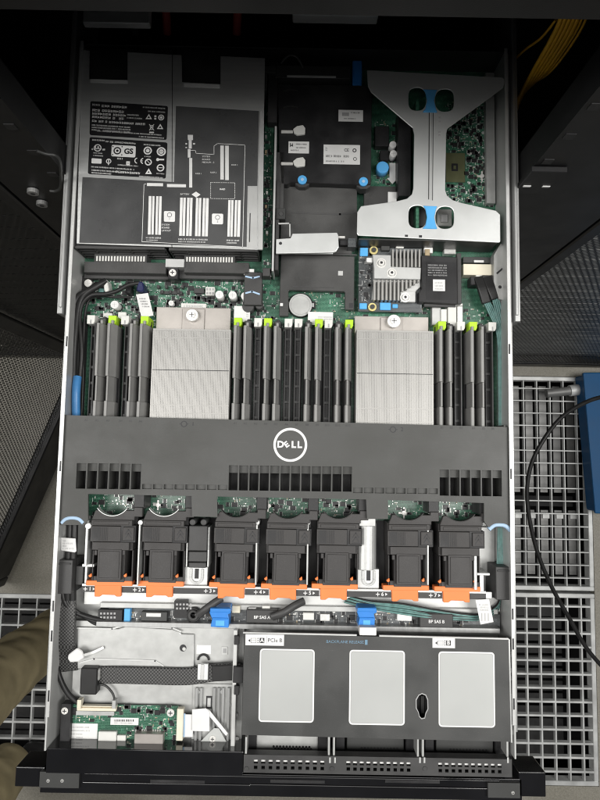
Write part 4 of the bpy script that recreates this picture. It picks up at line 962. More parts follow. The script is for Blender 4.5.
b.pb(405, 234.7, 408, 236.8, zr, zr + .2, 'ink'); b.pb(419, 235.2, 422, 237.5, zr, zr + .2, 'ink'); part(b, 'front_fold', rf)
b = MB('pcb'); X = rect(416, 100, 419, 232, 34); b.box(X[0], X[1], 8, X[2], X[3], 34); part(b, 'riser_board', rf)
b = MB('ink')
for px, py in ((439.5, 117.5), (439.5, 121.5), (439.4, 132), (439.3, 135)): b.pb(px - 1, py - .8, px + 1, py + .8, zr, zr + .1, 'greypaper')
part(b, 'stamp', rf)
b = MB('black'); b.pb(398, 110, 411, 196, 6, 24); b.pb(364, 186, 396, 206, 6, 14, 'baffle'); part(b, 'slot_connector', rf, .5)
b = MB('dark'); b.pb(410, 208, 426, 226, 6, 20); b.pb(437, 209, 452, 226, 6, 16, 'solder'); b.pb(441, 214, 448, 222, 16, 18, 'greypaper'); part(b, 'parts_below', rf, .5)

# storage controller card with its heat sink, and its battery pack
rc = thing('controller_card', 'dark circuit card with blue standoffs under a silver finned heat sink', 'circuit card', 390, 278, ZB)
b = MB('pcbdark'); b.pb(358.5, 248, 422, 312, 14, 16); part(b, 'board', rc, .2)
b = MB(); smd(b, 359.5, 254, 371, 300, 16, 60, 20, ('chip', 'solder', 'greypaper')); part(b, 'small_component', rc, kind='stuff')
for x0, y0, x1, y1 in ((360, 247.5, 368, 256), (359.5, 303, 367, 309), (380, 302.5, 391, 310), (392.5, 304, 398, 308)):
    b = MB('skyblue'); b.pb(x0, y0, x1, y1, 16, 18); part(b, 'blue_standoff', rc, .5)
for px, py in ((373.7, 250.3), (372.3, 307)):
    b = MB('brass'); x, y, r = b.pc(px, py, 4.2, 16, 18.5); b.ring(x, y, 18.5, 18.8, r, r * .7, n=20); b.cyl(x, y, 18.5, 20.5, r * .55, 'rackgrey'); part(b, 'ringed_screw', rc, .3)
b = MB('rackgrey'); b.pb(381, 245, 390, 250.5, 16, 21); b.pb(396, 245, 404, 248, 16, 20, 'white'); part(b, 'header_block', rc, .6)
b = MB('rim'); b.pp([(373, 257), (421, 259), (420.5, 287), (416, 291), (416, 301.5), (371.5, 300), (373, 285)], 17, 19.5); b.pp([(372.5, 254.5), (391, 255), (391, 266.5), (421, 267.5), (420.5, 279.5), (374, 278.5), (374, 268)], 19.5, 27); b.pb(400.5, 291, 415.5, 302, 19.5, 23); b.pp([(366.5, 257.5), (372.5, 257.5), (372.5, 262.5), (366.5, 262)], 17, 24, 'paper')
hk = part(b, 'heat_spreader', rc, .5)
b = MB('alu')
for i in range(12):
    px = 374.5 + i * 4; y0, y1 = 280, 300 - max(0, i - 7) * 2.5 - (9 if i > 6 else 0); b.pb(px - .9, y0, px + .9, y1 + .05 * i, 19.5, 27)
for i in range(8): b.pb(393 + i * 3.8 - .8, 249.5, 393 + i * 3.8 + .8, 267, 19.5, 27)
part(b, 'fins', hk)
b = MB('screw')
for px, py, zz in ((381.5, 262.5, 27), (392, 272.5, 27), (405.5, 297, 23)): x, y, r = b.pc(px, py, 3., zz, zz + 2.2); b.cyl(x, y, zz + 2.2, zz + 2.3, r * .5, 'ink', 6); b.ring(x, y, zz, zz + .6, r * 1.7, r * 1.3, n=20)
part(b, 'spring_screw', hk, .2)
bp_ = thing('battery_pack', 'black controller battery pack with white sticker beside the silver heat sink', 'battery pack', 441, 280, 14)
b = MB('black'); b.pp([(421.5, 255), (457, 257), (457.5, 304), (419, 302), (419, 292), (422, 288)], 15, 25); pk = part(b, 'pack', bp_, .8, 2)
b = MB('dark'); b.pb(457, 253, 461.5, 304, 15, 21); b.pb(424, 303, 456, 307, 15, 19); part(b, 'holder', bp_, .5)
b = MB('blacklabel'); b.pb(426, 262, 456, 300, 25, 25.1)
b.pb(433, 279.5, 445, 291, 25.1, 25.2, 'paper')
for k in range(5): scribble(b, 428, 264.5 + k * 2.5, 447, 266 + k * 2.5, 25.12, 'greypaper', 60 + k)
for k in range(3): scribble(b, 435, 282 + k * 3, 443, 283.6 + k * 3, 25.22, 'greypaper', 70 + k)
part(b, 'wrap_label', pk)
b = MB('screw'); b.pb(424, 246, 433, 253, 8, 18); b.pb(425, 249, 430, 256, 18, 20, 'tan'); b.pb(444, 249, 456, 254, 6, 14, 'solder'); part(b, 'wire_plug', bp_, .5)
# drive cable sockets on the right
b = MB('rackgrey'); b.pb(463, 257, 493, 263, ZB, 13); b.pb(474, 260, 484, 262.5, 13, 13.6, 'paper')
part(b, 'cable_socket', sb, .3)
b = MB('cream'); b.pb(463.5, 264, 492, 275, ZB, 18); b.pb(476, 275, 483, 280, ZB, 17, 'white'); part(b, 'cable_socket', sb, .4)
b = MB('steel'); X = rect(494, 250, 503, 300, 26); b.pp([(494, 255), (501, 243), (504, 250), (503.5, 300), (499, 299), (494, 282)], 6, 24); b.line([(497.5, 273), (502, 269)], 1.8, 24, 24.2, 'ink'); b.pc(500, 287, 1.7, 24, 24.2, 'ink'); part(b, 'corner_bracket', sb, .5)

# ================================================================== cables inside
def cable(name, label, pts, r, m='cable', zz=None, cat='cable', group=None, flat=1., extra=()):
    b = MB(m); P = [(*at(p[0], p[1], p[2]), p[2]) for p in pts]; b.tube(P, r, flat=flat)
    return solo(b, name, label, cat, group)
for i, (d, lab) in enumerate((((0, 0), 'teal data cable in a black sleeve, outer one along the right wall'), ((-9, 4), 'teal data cable in a black sleeve, inner one beside the other at the right wall'))):
    dx, dy = d; o = thing('data_cable', lab, 'cable', 500 + dx, 300, 8, 'teal cables along the right wall')
    b = MB('black'); b.pb(482 + dx * 1.3, 275 + dy * .3, 494 + dx * 1.3, 284 + dy * .3, 8, 20); plug = part(b, 'plug', o, 1)
    b = MB('cable'); b.ribbon([(*at(487 + dx, 277, 20), 18), (*at(491 + dx, 288, 22), 21), (*at(495.5 + dx, 299 + dy, 22), 21)], 9, 5); part(b, 'sleeve', o, 1.2, 2)
    b = MB('teal')
    for k in range(4):
        e = (k - 1.5) * 1.9
        b.tube([(*at(495 + dx + e, 297 + dy, 20), 20), (*at(499.5 + dx * .8 + e, 312, 20), 18), (*at(503.8 + dx * .45 + e * .6, 335, 20), 18), (*at(504.8 + dx * .4 + e * .5, 380, 20), 17), (*at(505.8 + dx * .4 + e * .5, 440, 20), 15), (*at(505 + dx * .4 + e * .5, 530, 20), 15), (*at(503 + dx * .4 + e * .5, 575, 20), 17)], .95)
    part(b, 'wire_bundle', o)
# lower end of the same run: clip, and wires to the backplane
b = MB('dark'); b.pb(496, 567, 511.5, 600, 1.3, 33); b.pb(497.5, 570, 510, 572, 33, 34); solo(b, 'cable_holder', 'grey plastic cable holder on the right wall below the fan row end', 'cable holder', bev=.8)
o = thing('wire_harness', 'flat teal wires sweeping under the orange fan bases towards the right wall', 'wires', 430, 603, 12)
b = MB('teal')
for k in range(8):
    e = k * .9
    b.tube([(*at(352 - k, 600 + k * .6, 22), 10 + k * .5), (*at(372, 602 + e * 1.1, 22), 20), (*at(402, 604.5 + e * 1.5, 26), 24 + (k % 3)), (*at(432, 610 + e * 1.25, 26), 24 + (k % 2)), (*at(462, 615 + e * .9, 26), 22), (*at(482, 616 + e * .8, 24), 18), (*at(500, 608 + e, 24), 14), (*at(505, 596 + e, 24), 10)], 1.05, m='teal' if k % 3 else 'cable')
part(b, 'wires', o)
b = MB('paper'); b.pp([(475.5, 600), (489, 599), (493.5, 622), (480.5, 624.5)], 30, 30.5); 
tgg = part(b, 'cable_tag', o)
b = MB('ink')
for k in range(3): scribble(b, 479 + k * .5, 604 + k * 2.5, 488 + k * .5, 605.8 + k * 2.5, 30.52, 'greypaper', 80 + k)
for k in range(3): b.pb(481.5 + k * 3.2, 613, 482.3 + k * 3.2, 621, 30.5, 30.56, 'greypaper')
part(b, 'print', tgg)
# left side power cables
for i, (x0, lab) in enumerate(((76, 'thick black cable running along the left wall past the blanks'), (71, 'black cable against the left wall, outermost of the pair'))):
    cable('power_cable', lab, [(106 - i * 8, 281 + i * 3, 18), (96 - i * 6, 287 + i * 3, 22), (x0 + 5, 300, 22), (x0, 330, 22), (x0 - 2.5, 380, 20), (x0 - 2, 440, 16), (x0 - 1, 520, 22), (x0 - 3, 565, 24), (x0 - 3, 600, 22)], 3.4, group='black cables along the left wall')
cable('sensor_cable', 'thin black cable arching from the dark blue plug to the left wall', [(139, 283, 20), (128, 285, 23), (117, 291, 24), (106, 294, 24), (90, 296, 24), (80, 312, 22), (82, 350, 22), (80, 380, 20), (77, 430, 16)], 2.2)
cable('sensor_cable', 'thin black cable crossing the pale components below the supply connectors', [(132, 297, 19), (115, 297, 20), (100, 296, 20), (88, 302, 19), (84, 330, 19), (83, 380, 17), (81, 430, 14)], 1.4)
b = MB('navy'); b.pp([(138, 281), (143, 282), (144, 289), (142, 292), (136, 290.5)], ZB, 22); b.pp([(125, 281), (131, 282), (131, 294), (125, 293)], ZB, 16, 'black'); solo(b, 'cable_plug', 'dark blue cable plug beside the slanted white sticker', 'plug', bev=1)
b = MB('white'); b.pp([(103, 279), (107, 279.5), (109, 290), (106, 293), (104, 290)], ZB, 20); b.pb(98, 288, 104, 296, ZB, 16, 'teal'); solo(b, 'cable_plug', 'white cable plug where the thick black cables start', 'plug', bev=.8)
b = MB('sheath'); X = rect(72, 379, 80.5, 418, 26); b.tube([(*at(77.5, 377, 22), 22), (*at(76.5, 386, 24), 24), (*at(76, 400, 24), 24), (*at(75.5, 425, 22), 20)], 4.2, n=12); solo(b, 'blue_grip', 'glossy blue cable sheath between the left wall and the first memory slot', 'cable sheath')
b = MB('dark'); b.pb(56.5, 560, 72, 594, 1.3, 33); b.pb(72, 566, 83, 585, 1.3, 24); b.pb(58, 563, 70.5, 565, 33, 34); solo(b, 'cable_holder', 'grey plastic cable holder on the left wall beside the first fan', 'cable holder', bev=.8)
b = MB('paper'); b.pp([(61, 537.5), (75.5, 538.5), (76.3, 551.5), (74.5, 552.5), (61, 550.5)], 30, 31); tg = solo(b, 'cable_tag', 'white tag wrapped round the cables between left wall and first fan', 'tag', bev=.3)
b = MB('ink')
for k in range(4): scribble(b, 62.5, 540 + k * 2.6, 66.5 + (k % 2) * 7, 541.6 + k * 2.6, 31.02, 'greypaper', 90 + k)
part(b, 'print', tg)
for i in range(3):
    cable('power_cable', ['black cable curving from the left holder along the fan ledge', 'black cable sagging below the first orange fan base', 'thin black cable curving down to the socket by the first orange base'][i],
          [(62 + i * 2, 590, 22), (66 + i * 3, 604 + i, 22), (76 + i * 4, 612 + i * 2, 20), (92 + i * 2, 618 + i * 3, 20), (106 + i * 2, 620 + i * 2, 18), (113 + i * 3, 614 + i, 14)], 2.6 - .5 * i, group='cables under the first fan')
# braided ribbon
rbn = thing('ribbon_cable', 'broad braided black cable running down the left wall and across the grey sheet', 'cable', 70, 640, 12)
b = MB('braid'); b.ribbon([(*at(64.5, 592, 22), 18), (*at(66, 610, 24), 22), (*at(65, 640, 24), 22), (*at(66, 655, 22), 19), (*at(68, 672, 20), 16)], 18, 4.5); b.ribbon([(*at(95, 676, 22), 18), (*at(112, 675.5, 22), 20), (*at(150, 676, 22), 21), (*at(186, 677.5, 24), 21), (*at(212, 674, 24), 21), (*at(240, 672, 26), 24)], 16, 3); part(b, 'braided_sleeve', rbn, .8)
b = MB('cable'); b.pb(80, 668, 97, 695, 13, 26); b.pb(96, 669, 99.5, 681, 13, 24, 'solder'); part(b, 'connector_block', rbn, 1); b = MB('cable'); b.ribbon([(*at(212, 674, 25), 23.4), (*at(228, 673, 26), 25), (*at(242, 671, 28), 27)], 14.5, 2.6); part(b, 'tape_wrap', rbn, .5)
b = MB('paper'); b.pp([(68, 655), (77, 648), (82, 651), (84, 658), (78, 662), (70, 662.5), (67.5, 659)], 26, 28.5); part(b, 'white_tie', rbn, .8)
b = MB('steel'); b.ribbon([(*at(82, 656, 28), 27), (*at(92, 653, 26), 25), (*at(103, 648, 22), 20)], 2.6, .4); part(b, 'tie_tail', rbn, .1); b = MB('bracket'); b.pb(197.5, 664, 208, 680, 23, 25.5); b.pb(200.5, 664.5, 204, 679.5, 25.5, 26, 'rim'); part(b, 'metal_clip', rbn, .3)
cable('panel_cable', 'black cable bending from the left wall to the small green board', [(55, 660, 20), (60, 678, 20), (67, 692, 20), (76, 701, 20), (84, 705, 20)], 2.6)
cable('panel_cable', 'thin grey wire loop between the connector block and the small green board', [(98, 684, 20), (106, 686, 21), (113, 694, 21), (115, 703, 20)], 1.1, 'rackgrey')
# ================================================================== drive backplane strip
bk = thing('drive_backplane', 'narrow backplane board with connectors between the fan row and the drive cover', 'backplane board', 330, 618, 2)
b = MB('steel'); b.pb(100, 606, 498, 611, 2, 16); b.pb(96, 625, 500, 630, 2, 24, 'rail'); part(b, 'support', bk, .3)
b = MB('pcbdark'); b.pb(108, 611, 500, 626, 10, 14); part(b, 'board', bk, .2)
b = MB(); smd(b, 112, 612, 470, 625, 14, 330, 30, ('solder', 'tan', 'white', 'chip', 'solder'), 1.25)
part(b, 'small_component', bk, kind='stuff')
for x0, x1, y0, y1, s in ((246, 278, 610, 623, 'BP SAS A'), (420, 453, 614, 627.5, 'BP SAS B')):
    b = MB('dark'); b.pb(x0, y0, x1, y1, 12, 26); b.pb(x0 + 2, y0 - 2, x0 + 10, y0 + 1, 12, 22, 'paper'); sk = part(b, 'drive_socket', bk, .6)
    b = MB('print'); b.text(s, (x0 + x1) / 2, (y0 + y1) / 2 + 1, 26.1, 4.1, bold=.015); part(b, 'lettering', sk)
for x0, y0, x1, y1, m in ((98, 610, 122, 622, 'black'), (124, 609, 130, 622, 'skyblue'), (141, 612, 167, 621, 'rackgrey'), (146, 613, 161, 617, 'rim'), (174, 601, 187, 618, 'black'), (232, 606, 240, 613, 'cream'), (262, 606, 270, 611, 'white'), (303, 613, 314, 620, 'white'), (320, 614, 330, 621, 'solder'), (397, 613, 412, 621, 'solder')):
    b = MB(m); b.pb(x0, y0, x1, y1, 12, 20 if m != 'rim' else 21.5)
    if m == 'black':
        for i in range(5):
            for j in range(2): b.pb(x0 + 2 + i * 3.4, y0 + 2.5 + j * 4, x0 + 4 + i * 3.4, y0 + 4.5 + j * 4, 20, 20.1, 'greypaper')
    part(b, 'socket', bk, .3)
b = MB('cable'); x, y = at(193, 615.5, 22); b.ring(x, y, 17, 20, 7.2, 4.4, n=28); b.ring(x, y, 20, 22, 5.2, 2.6, n=24, m='dark'); part(b, 'cable_loop', bk, .6)
for x0, y0, lab in ((209.5, 607, 'blue latch above the grey sheet, left of the drive cover corner'), (357, 606.5, 'blue latch holding the top edge of the drive cover')):
    lt = thing('blue_latch', lab, 'latch', x0 + 10, y0 + 10, 12, 'blue latches')
    w = 21.5 if x0 < 300 else 20
    b = MB('blue'); b.pp([(x0 + 1, y0 + .5), (x0 + w - 1, y0 + .5), (x0 + w, y0 + 6), (x0 + w - 3, y0 + 7.5), (x0 + w - 2, y0 + 12), (x0 + w - 2.5, y0 + 21), (x0 + 1, y0 + 20), (x0 + 2.5, y0 + 12), (x0, y0 + 6)], 14, 32); b.pb(x0 + .5, y0 + 1.5, x0 + w - .5, y0 + 5.5, 32, 35); b.pb(x0 + 2.5, y0 + 11, x0 + w - 3, y0 + 12.5, 32, 33.2)
    bd = part(b, 'body', lt, 1.1, 2)
    b = MB('skyblue'); b.pb(x0 + 6, y0 + 13.5, x0 + w - 6.5, y0 + 19, 32, 32.4); part(b, 'pad', bd, .2)
    if x0 > 300: b = MB('paper'); b.pb(x0 + 2.5, y0 + 21, x0 + w - .5, y0 + 29, 14, 41); part(b, 'white_tip', lt, .5)
cable('backplane_cable', 'black flat cable slanting from the fan gap to the left backplane socket', [(304, 601, 20), (294, 606, 26), (283, 613, 30), (272, 617, 28)], 3.8, 'dark', flat=.6, group='flat black cables over the backplane')
cable('backplane_cable', 'black flat cable slanting down beside the left blue latch', [(222, 598, 24), (214, 603, 28), (206, 609, 30), (198, 615, 28)], 3.6, 'dark', flat=.6, group='flat black cables over the backplane')

# ================================================================== drive cover
zd = 41.0
dc = thing('drive_cover', 'dark grey drive bay cover with three pale rectangles and white stickers', 'drive bay cover', 376, 687, 36)
C4 = [(244, 633.5), (508.5, 639.5), (511, 742), (241.5, 735)]
kh = [(419, 695.5), (422, 694), (425.5, 695.5), (427.3, 700), (427.5, 709), (425.5, 713), (424.6, 717.5), (421.5, 718.2), (419.5, 716), (418.6, 712), (416.6, 708), (416.5, 700)]
b = MB('plate'); b.plate([at(*p, zd) for p in C4], [[at(*p, zd) for p in kh]], zd - 1.2, zd); cvp = part(b, 'cover_plate', dc, .4)
b = MB('rim'); b.line([(243.8, 632.8), (356, 635.3)], 1.6, zd - 1.5, zd + .4); b.line([(380, 636), (508, 639)], 1.6, zd - 1.5, zd + .4); b.line([(509.3, 640), (511.8, 742)], 1.6, zd - 6, zd + .4)
X, Y = at(510, 690, zd); 
for py in (652, 668, 676, 694, 712, 730): b.pb(511, py, 514, py + 5, zd - 12, zd - 3)
part(b, 'steel_edge', dc, .3)
b = MB('rim')
Q = [at(*p, zd + .3) for p in kh]; cx = sum(p[0] for p in Q) / len(Q); cy = sum(p[1] for p in Q) / len(Q)
for i in range(len(Q)):
    p, q = Q[i], Q[(i + 1) % len(Q)]; e = lambda a: (cx + (a[0] - cx) * 1.16, cy + (a[1] - cy) * 1.08)
    b.prism([p, q, e(q), e(p)], zd, zd + .5, 'greypaper')
part(b, 'keyhole_rim', dc)
b = MB('black'); b.pb(414, 690, 430, 722, 24, 26); b.pb(421, 696, 424, 713, 26, 30, 'dark'); part(b, 'catch', dc)
for x0, y0, x1, y1 in ((259.2, 649, 314.2, 722.3), (349.2, 650.2, 404.8, 725), (438.6, 651.8, 494.8, 727.2)):
    def rr(g, r):
        a = rect(x0 + g, y0 + g, x1 - g, y1 - g, zd); P = []
        for cx, cy, a0 in ((a[2] - r, a[3] - r, 0), (a[0] + r, a[3] - r, 90), (a[0] + r, a[1] + r, 180), (a[2] - r, a[1] + r, 270)):
            for k in range(5): t = math.radians(a0 + k * 22.5); P.append((cx + r * math.cos(t), cy + r * math.sin(t)))
        return P
    b = MB('print'); b.prism(rr(0, 3.2), zd, zd + .12); pn = part(b, 'pale_panel', dc)
    b = MB('greypaper'); b.prism(rr(1.4, 2.2), zd + .12, zd + .16); b.prism(rr(2., 1.8), zd + .16, zd + .22, 'panelgrey'); part(b, 'panel_face', pn)
for x0, y0, x1, y1, s in ((245.5, 634.5, 284, 645.5, 'A'), (432.5, 637, 455, 648, 'B')):
    b = MB('paper'); b.pb(x0, y0, x1, y1, zd, zd + .2); st = part(b, 'sticker', dc)
    b = MB('ink'); bx = x0 + 16.5 if s == 'A' else x0 + 16; ym = (y0 + y1) / 2 + .5
    b.pb(bx - 2.4, ym - 2.6, bx + 2.4, ym + 2.6, zd + .2, zd + .25); b.text(s, bx, ym, zd + .27, 5.0, 'paper', bold=.03)
    zz = zd + .22
    c = x0 + 2.6; b.pp([(c, ym), (c + 2.2, ym - 1.6), (c + 2.2, ym + 1.6)], zz, zz + .05)
    b.line([(c + 3, ym - 2.2), (c + 8, ym - 2.2), (c + 8, ym + 2.2), (c + 3, ym + 2.2), (c + 3, ym - 2.2)], .45, zz, zz + .05, 'greypaper'); b.line([(c + 3, ym), (c + 8, ym)], .4, zz + .003, zz + .053, 'greypaper')
    for k in range(3): b.pb(c + 9.4, ym - 2.6 + k * 2, c + 10.3, ym - 1.6 + k * 2, zz, zz + .05)
    if s == 'A': b.text('PCIe B', x0 + 29.5, ym, zd + .25, 4.9, 'ink', bold=.0); b.line([(x0 + 21.5, y0 + 2), (x0 + 21.5, y1 - 2)], .35, zz, zz + .05, 'greypaper')
    part(b, 'print', st)
b = MB('skyblue'); b.text('BACKPLANE RELEASE', 345, 642, zd + .1, 3.7, 'softblue'); b.pb(365, 639.8, 367.5, 644.8, zd, zd + .1, 'softblue'); part(b, 'lettering', dc)
# drives seen under the cover's lower edge
for x0, x1, lab in ((250, 325, 'left solid state drive peeking out below the dark cover'), (338, 413, 'middle solid state drive peeking out below the dark cover'), (427, 502, 'right solid state drive peeking out below the dark cover')):
    dv = thing('drive', lab, 'drive', (x0 + x1) / 2, 745, 4, 'drives under the cover')
    sl = .018 * (x0 - 250)
    b = MB('rackgrey' if x0 > 300 else 'steel'); b.pb(x0 + (9 if x0 > 300 else 0), 690, x1 - (9 if x0 > 300 else 0), 752 + sl, 4, 19); part(b, 'case', dv, .5)
    b = MB('black'); n = 12; X0, Y0, X1, Y1 = rect(x0 + 22, 746 + sl, x1 - 14, 752 + sl, 19.4)
    for i in range(n):
        for j in range(3):
            x = X0 + (X1 - X0) * (i + .5 + .5 * (j % 2)) / n; y = Y0 + (Y1 - Y0) * (j + .5) / 3; b.cyl(x, y, 18, 19.15, 1.2, n=6)
    part(b, 'mesh_vent', dv)
    b = MB('black'); b.pb(x0 - 2, 690, x0 + 7, 755 + sl, 3, 22); b.pb(x1 - 7, 690, x1 + 2, 755 + sl, 3, 22); b.pb(x0, 752.5 + sl, x1, 756 + sl, 3, 26); part(b, 'carrier', dv, .5)

# ================================================================== control panel board
cb = thing('control_board', 'small green circuit board behind the glossy front panel', 'circuit board', 120, 728, 15)
zb = 20
b = MB('pcb'); b.pb(62, 705, 178, 750, 18.4, zb); part(b, 'board', cb, .2)
b = MB(); smd(b, 72, 706, 176, 748, zb, 420, 40, ('solder', 'cream', 'white', 'chip', 'tan'), avoid=((68, 721, 127, 748), (108, 715, 141, 727), (130, 731, 166, 750), (164, 707, 177, 719))); part(b, 'small_component', cb, kind='stuff')
b = MB('black'); b.pb(60.5, 704, 70, 748, 16, 26); screw(b, 64.5, 711, 3.4, 26, 26.6); part(b, 'end_post', cb, .5)
screw_b = MB('screw'); screw(screw_b, 170.5, 713, 3.8, zb, zb + 1.4); part(screw_b, 'screw', cb, .2)
b = MB('cream'); b.pb(77, 706, 116, 711, zb, 25); b.pb(76, 711.3, 114, 715.5, zb, 23, 'steel'); b.pb(77, 700, 81, 709, zb, 27); b.pb(112, 700.5, 115.5, 709, zb, 27, 'steel')
b.pb(79, 707, 113, 708.2, 25, 25.2, 'tan'); part(b, 'lever_socket', cb, .4)
b = MB('paper'); b.pb(70.3, 723.5, 97.3, 746, zb, zb + .4); sk = part(b, 'sticker', cb)
b = MB('greypaper')
for k in range(5): scribble(b, 72, 726.5 + k * 3.4, 72 + (18 if k < 2 else 11), 728 + k * 3.4, zb + .42, 'greypaper', 100 + k)
part(b, 'print', sk)
b = MB('paper'); b.pb(110.5, 717.8, 138.5, 725, zb, zb + .4); sk = part(b, 'sticker', cb)
b = MB('ink'); rng = random.Random(4); x = 114
while x < 134: w = rng.choice((.4, .7, 1.0)); b.pb(x, 719.4, x + w, 721.6, zb + .4, zb + .45); x += w + rng.choice((.4, .7))
scribble(b, 114, 722.3, 133, 723.8, zb + .42, 'greypaper', 111); part(b, 'bar_print', sk)
b = MB('white'); b.pb(98, 731.8, 116.3, 741.5, zb, zb + 4); b.pb(116.8, 735.5, 125.5, 745, zb, zb + 3.4); part(b, 'white_socket', cb, .5)
b = MB('base'); b.pb(134, 734, 163, 750, zb, zb + 8); part(b, 'metal_socket', cb, .5)
b = MB('solder')
for i in range(12): b.pb(135 + i * 2.2, 729.5, 136.3 + i * 2.2, 733.5, zb, zb + 1.2)
part(b, 'solder_leg', cb)
b = MB('cream'); b.pb(176.5, 709, 183, 741, zb, 26); part(b, 'ribbon_socket', cb, .4)
fc = thing('flat_cable', 'folded white flat cable beside the small green board', 'flat cable', 205, 722, 20)
b = MB('paper'); b.pb(185, 714.5, 193, 737, 23, 23.4); b.pp([(192, 709.5), (206, 708.3), (209.5, 712), (209.5, 731.5), (192, 731)], 25, 25.5); b.pp([(207, 708.8), (210, 711), (228, 733.5), (226, 736), (209, 716)], 24, 24.8); part(b, 'ribbon', fc, .15)
b = MB('skyblue'); b.pb(183, 713.5, 185, 737, 23, 23.5, 'paleblue'); part(b, 'blue_strip', fc)
b = MB('clear'); b.pp([(195, 747), (209, 733), (214, 728), (219, 728.5), (229.5, 747.5)], 21, 21.6); screw(b, 212.5, 739, 3.2, 21.6, 22.2); part(b, 'clear_guide', fc, .2)

# ================================================================== rack around the server
FZ = -1200.0
PY = 222.0                                   # front plane of the racks
rk = thing('server_rack', 'black steel rack around the rear of the open server', 'server rack', 300, 250, FZ)
for x0, x1 in ((-300, -226), (229, 352)):
    b = MB('rackblack'); b.box(x0, PY, FZ + 30, x1, PY + 30, 900)
    post = None
    xc = -238 if x0 < 0 else 238
    for k in range(34): z = -760 + k * 44.45; b.box(xc - 4.5, PY - .8, z - 4.5, xc + 4.5, PY, z + 4.5, 'black')
    part(b, 'post', rk)
b = MB('rackblack'); b.box(-300, PY, 900, 352, PY + 700, 930); b.box(-300, PY + 690, FZ + 30, 352, PY + 700, 900); b.box(-300, PY + 30, FZ + 30, -292, PY + 690, 900); b.box(344, PY + 30, FZ + 30, 352, PY + 690, 900); part(b, 'cabinet_shell', rk)
b = MB('rackblack'); b.box(-300, PY, FZ, 352, PY + 690, FZ + 30); part(b, 'plinth', rk)
x, zq = at_y(537, 187, PY - 7)
b = MB('rackblack'); b.box(x - 17, PY - 6, zq - 18, x + 17, PY - .5, zq + 30); b.box(x - 14, PY - 7, zq - 1.6, x - 6, PY - 6, zq + 1.6, 'print'); b.box(x + 5, PY - 7, zq - 1.6, x + 13, PY - 6, zq + 1.6, 'print'); part(b, 'post_latch', rk, 1)
def bolt(px, py):
    x, z = at_y(px, py, PY - 3); b = MB('slat'); n = 16
    b.add([(x + 6 * math.cos(2 * math.pi * i / n), yy, z + 6 * math.sin(2 * math.pi * i / n)) for yy in (PY - 5, PY - .5) for i in range(n)], [tuple(range(n)), tuple(range(n, 2 * n))] + [(i, (i + 1) % n, n + (i + 1) % n, n + i) for i in range(n)])
    b.add([(x + 2.5 * math.cos(2 * math.pi * i / n), yy, z + 2.5 * math.sin(2 * math.pi * i / n)) for yy in (PY - 5.4, PY - 5.1) for i in range(n)], [tuple(range(n)), tuple(range(n, 2 * n))] + [(i, (i + 1) % n, n + (i + 1) % n, n + i) for i in range(n)], 'ink'); part(b, 'bolt', rk, .5)
bolt(33, 192); bolt(42, 204)
b = MB('rackgrey'); b.tube([(at_y(px, py, PY - 8)[0], PY - 8, at_y(px, py, PY - 8)[1]) for px, py in ((37, 151), (46, 154), (55, 155.5), (59.5, 160), (61, 172), (60.5, 187), (56, 191), (50, 191))], 1.5, sub=6); part(b, 'wire_handle', rk)
b = MB('rail')
for s in (-226, 222): b.box(s, PY - 8, -14, s + 6, PY + 480, 50) if False else None
# other equipment in the same rack
up_ = thing('rack_unit', 'dark rack mounted unit above the open server, only its lower edge showing', 'rack unit', 290, 8, 250)
zu = 292
b = MB('rackgrey'); b.box(-222, PY - 12, zu, 224, PY + 520, zu + 86); part(b, 'housing', up_, 1)
b = MB('rackblack'); b.box(-240, PY - 22, zu + 2, 242, PY - 12, zu + 84); part(b, 'front_bezel', up_, 1)
b = MB('rackblack')
for i in range(9): b.box(-180 + i * 42, PY + 20, zu - .6, -150 + i * 42, PY + 60, zu)
part(b, 'vent_slot', up_)
dn = thing('rack_unit', 'black rack mounted unit in the slot below the open server', 'rack unit', 290, 200, -120)
b = MB('rackblack'); b.box(-222, PY - 6, -140, 224, PY + 520, -20); part(b, 'housing', dn, 1)
b = MB('rackgrey'); b.box(-240, PY - 14, -138, 242, PY - 6, -22); part(b, 'front_bezel', dn, 1)
# things hanging dimly behind the server
for i, (px, m, lab) in enumerate(((136, 'rackgrey', 'grey power cord hanging behind the left end of the open server'), (168, 'redcord', 'dull red cord hanging behind the middle of the supply cover'), (237, 'redcord', 'dull red cord hanging behind the right end of the supply cover'))):
    b = MB(m); x, y = at(px, 46, 20); b.tube([(x, y + 10, 25), (x + 3, y + 30, 60), (x - 2, y + 60, 120), (x + 4, y + 70, 210), (x, y + 66, 283)], 4.5); solo(b, 'hanging_cable', lab, 'power cord', 'cords hanging behind the server')
b = MB('rim'); x, y = at(116, 26, 60); b.box(x - 32, y, 56, x + 34, y + 26, 64); x2, y2 = at(333, 20, 60); b.box(x2 - 40, y2, 54, x2 + 44, y2 + 20, 66); b.box(-224, y + 30, 40, 226, y + 34, 120, 'rackblack'); part(b, 'rear_crossbar', rk, 1)
b = MB('black'); b.tube([(*at(281, 62, 40), 38), (*at(289, 58, 40), 44), (*at(297, 60, 40), 44), (*at(303, 65, 40), 36)], 1.2, 'rackgrey'); solo(b, 'wire_loop', 'thin grey wire loop at the rear edge of the riser', 'wire')

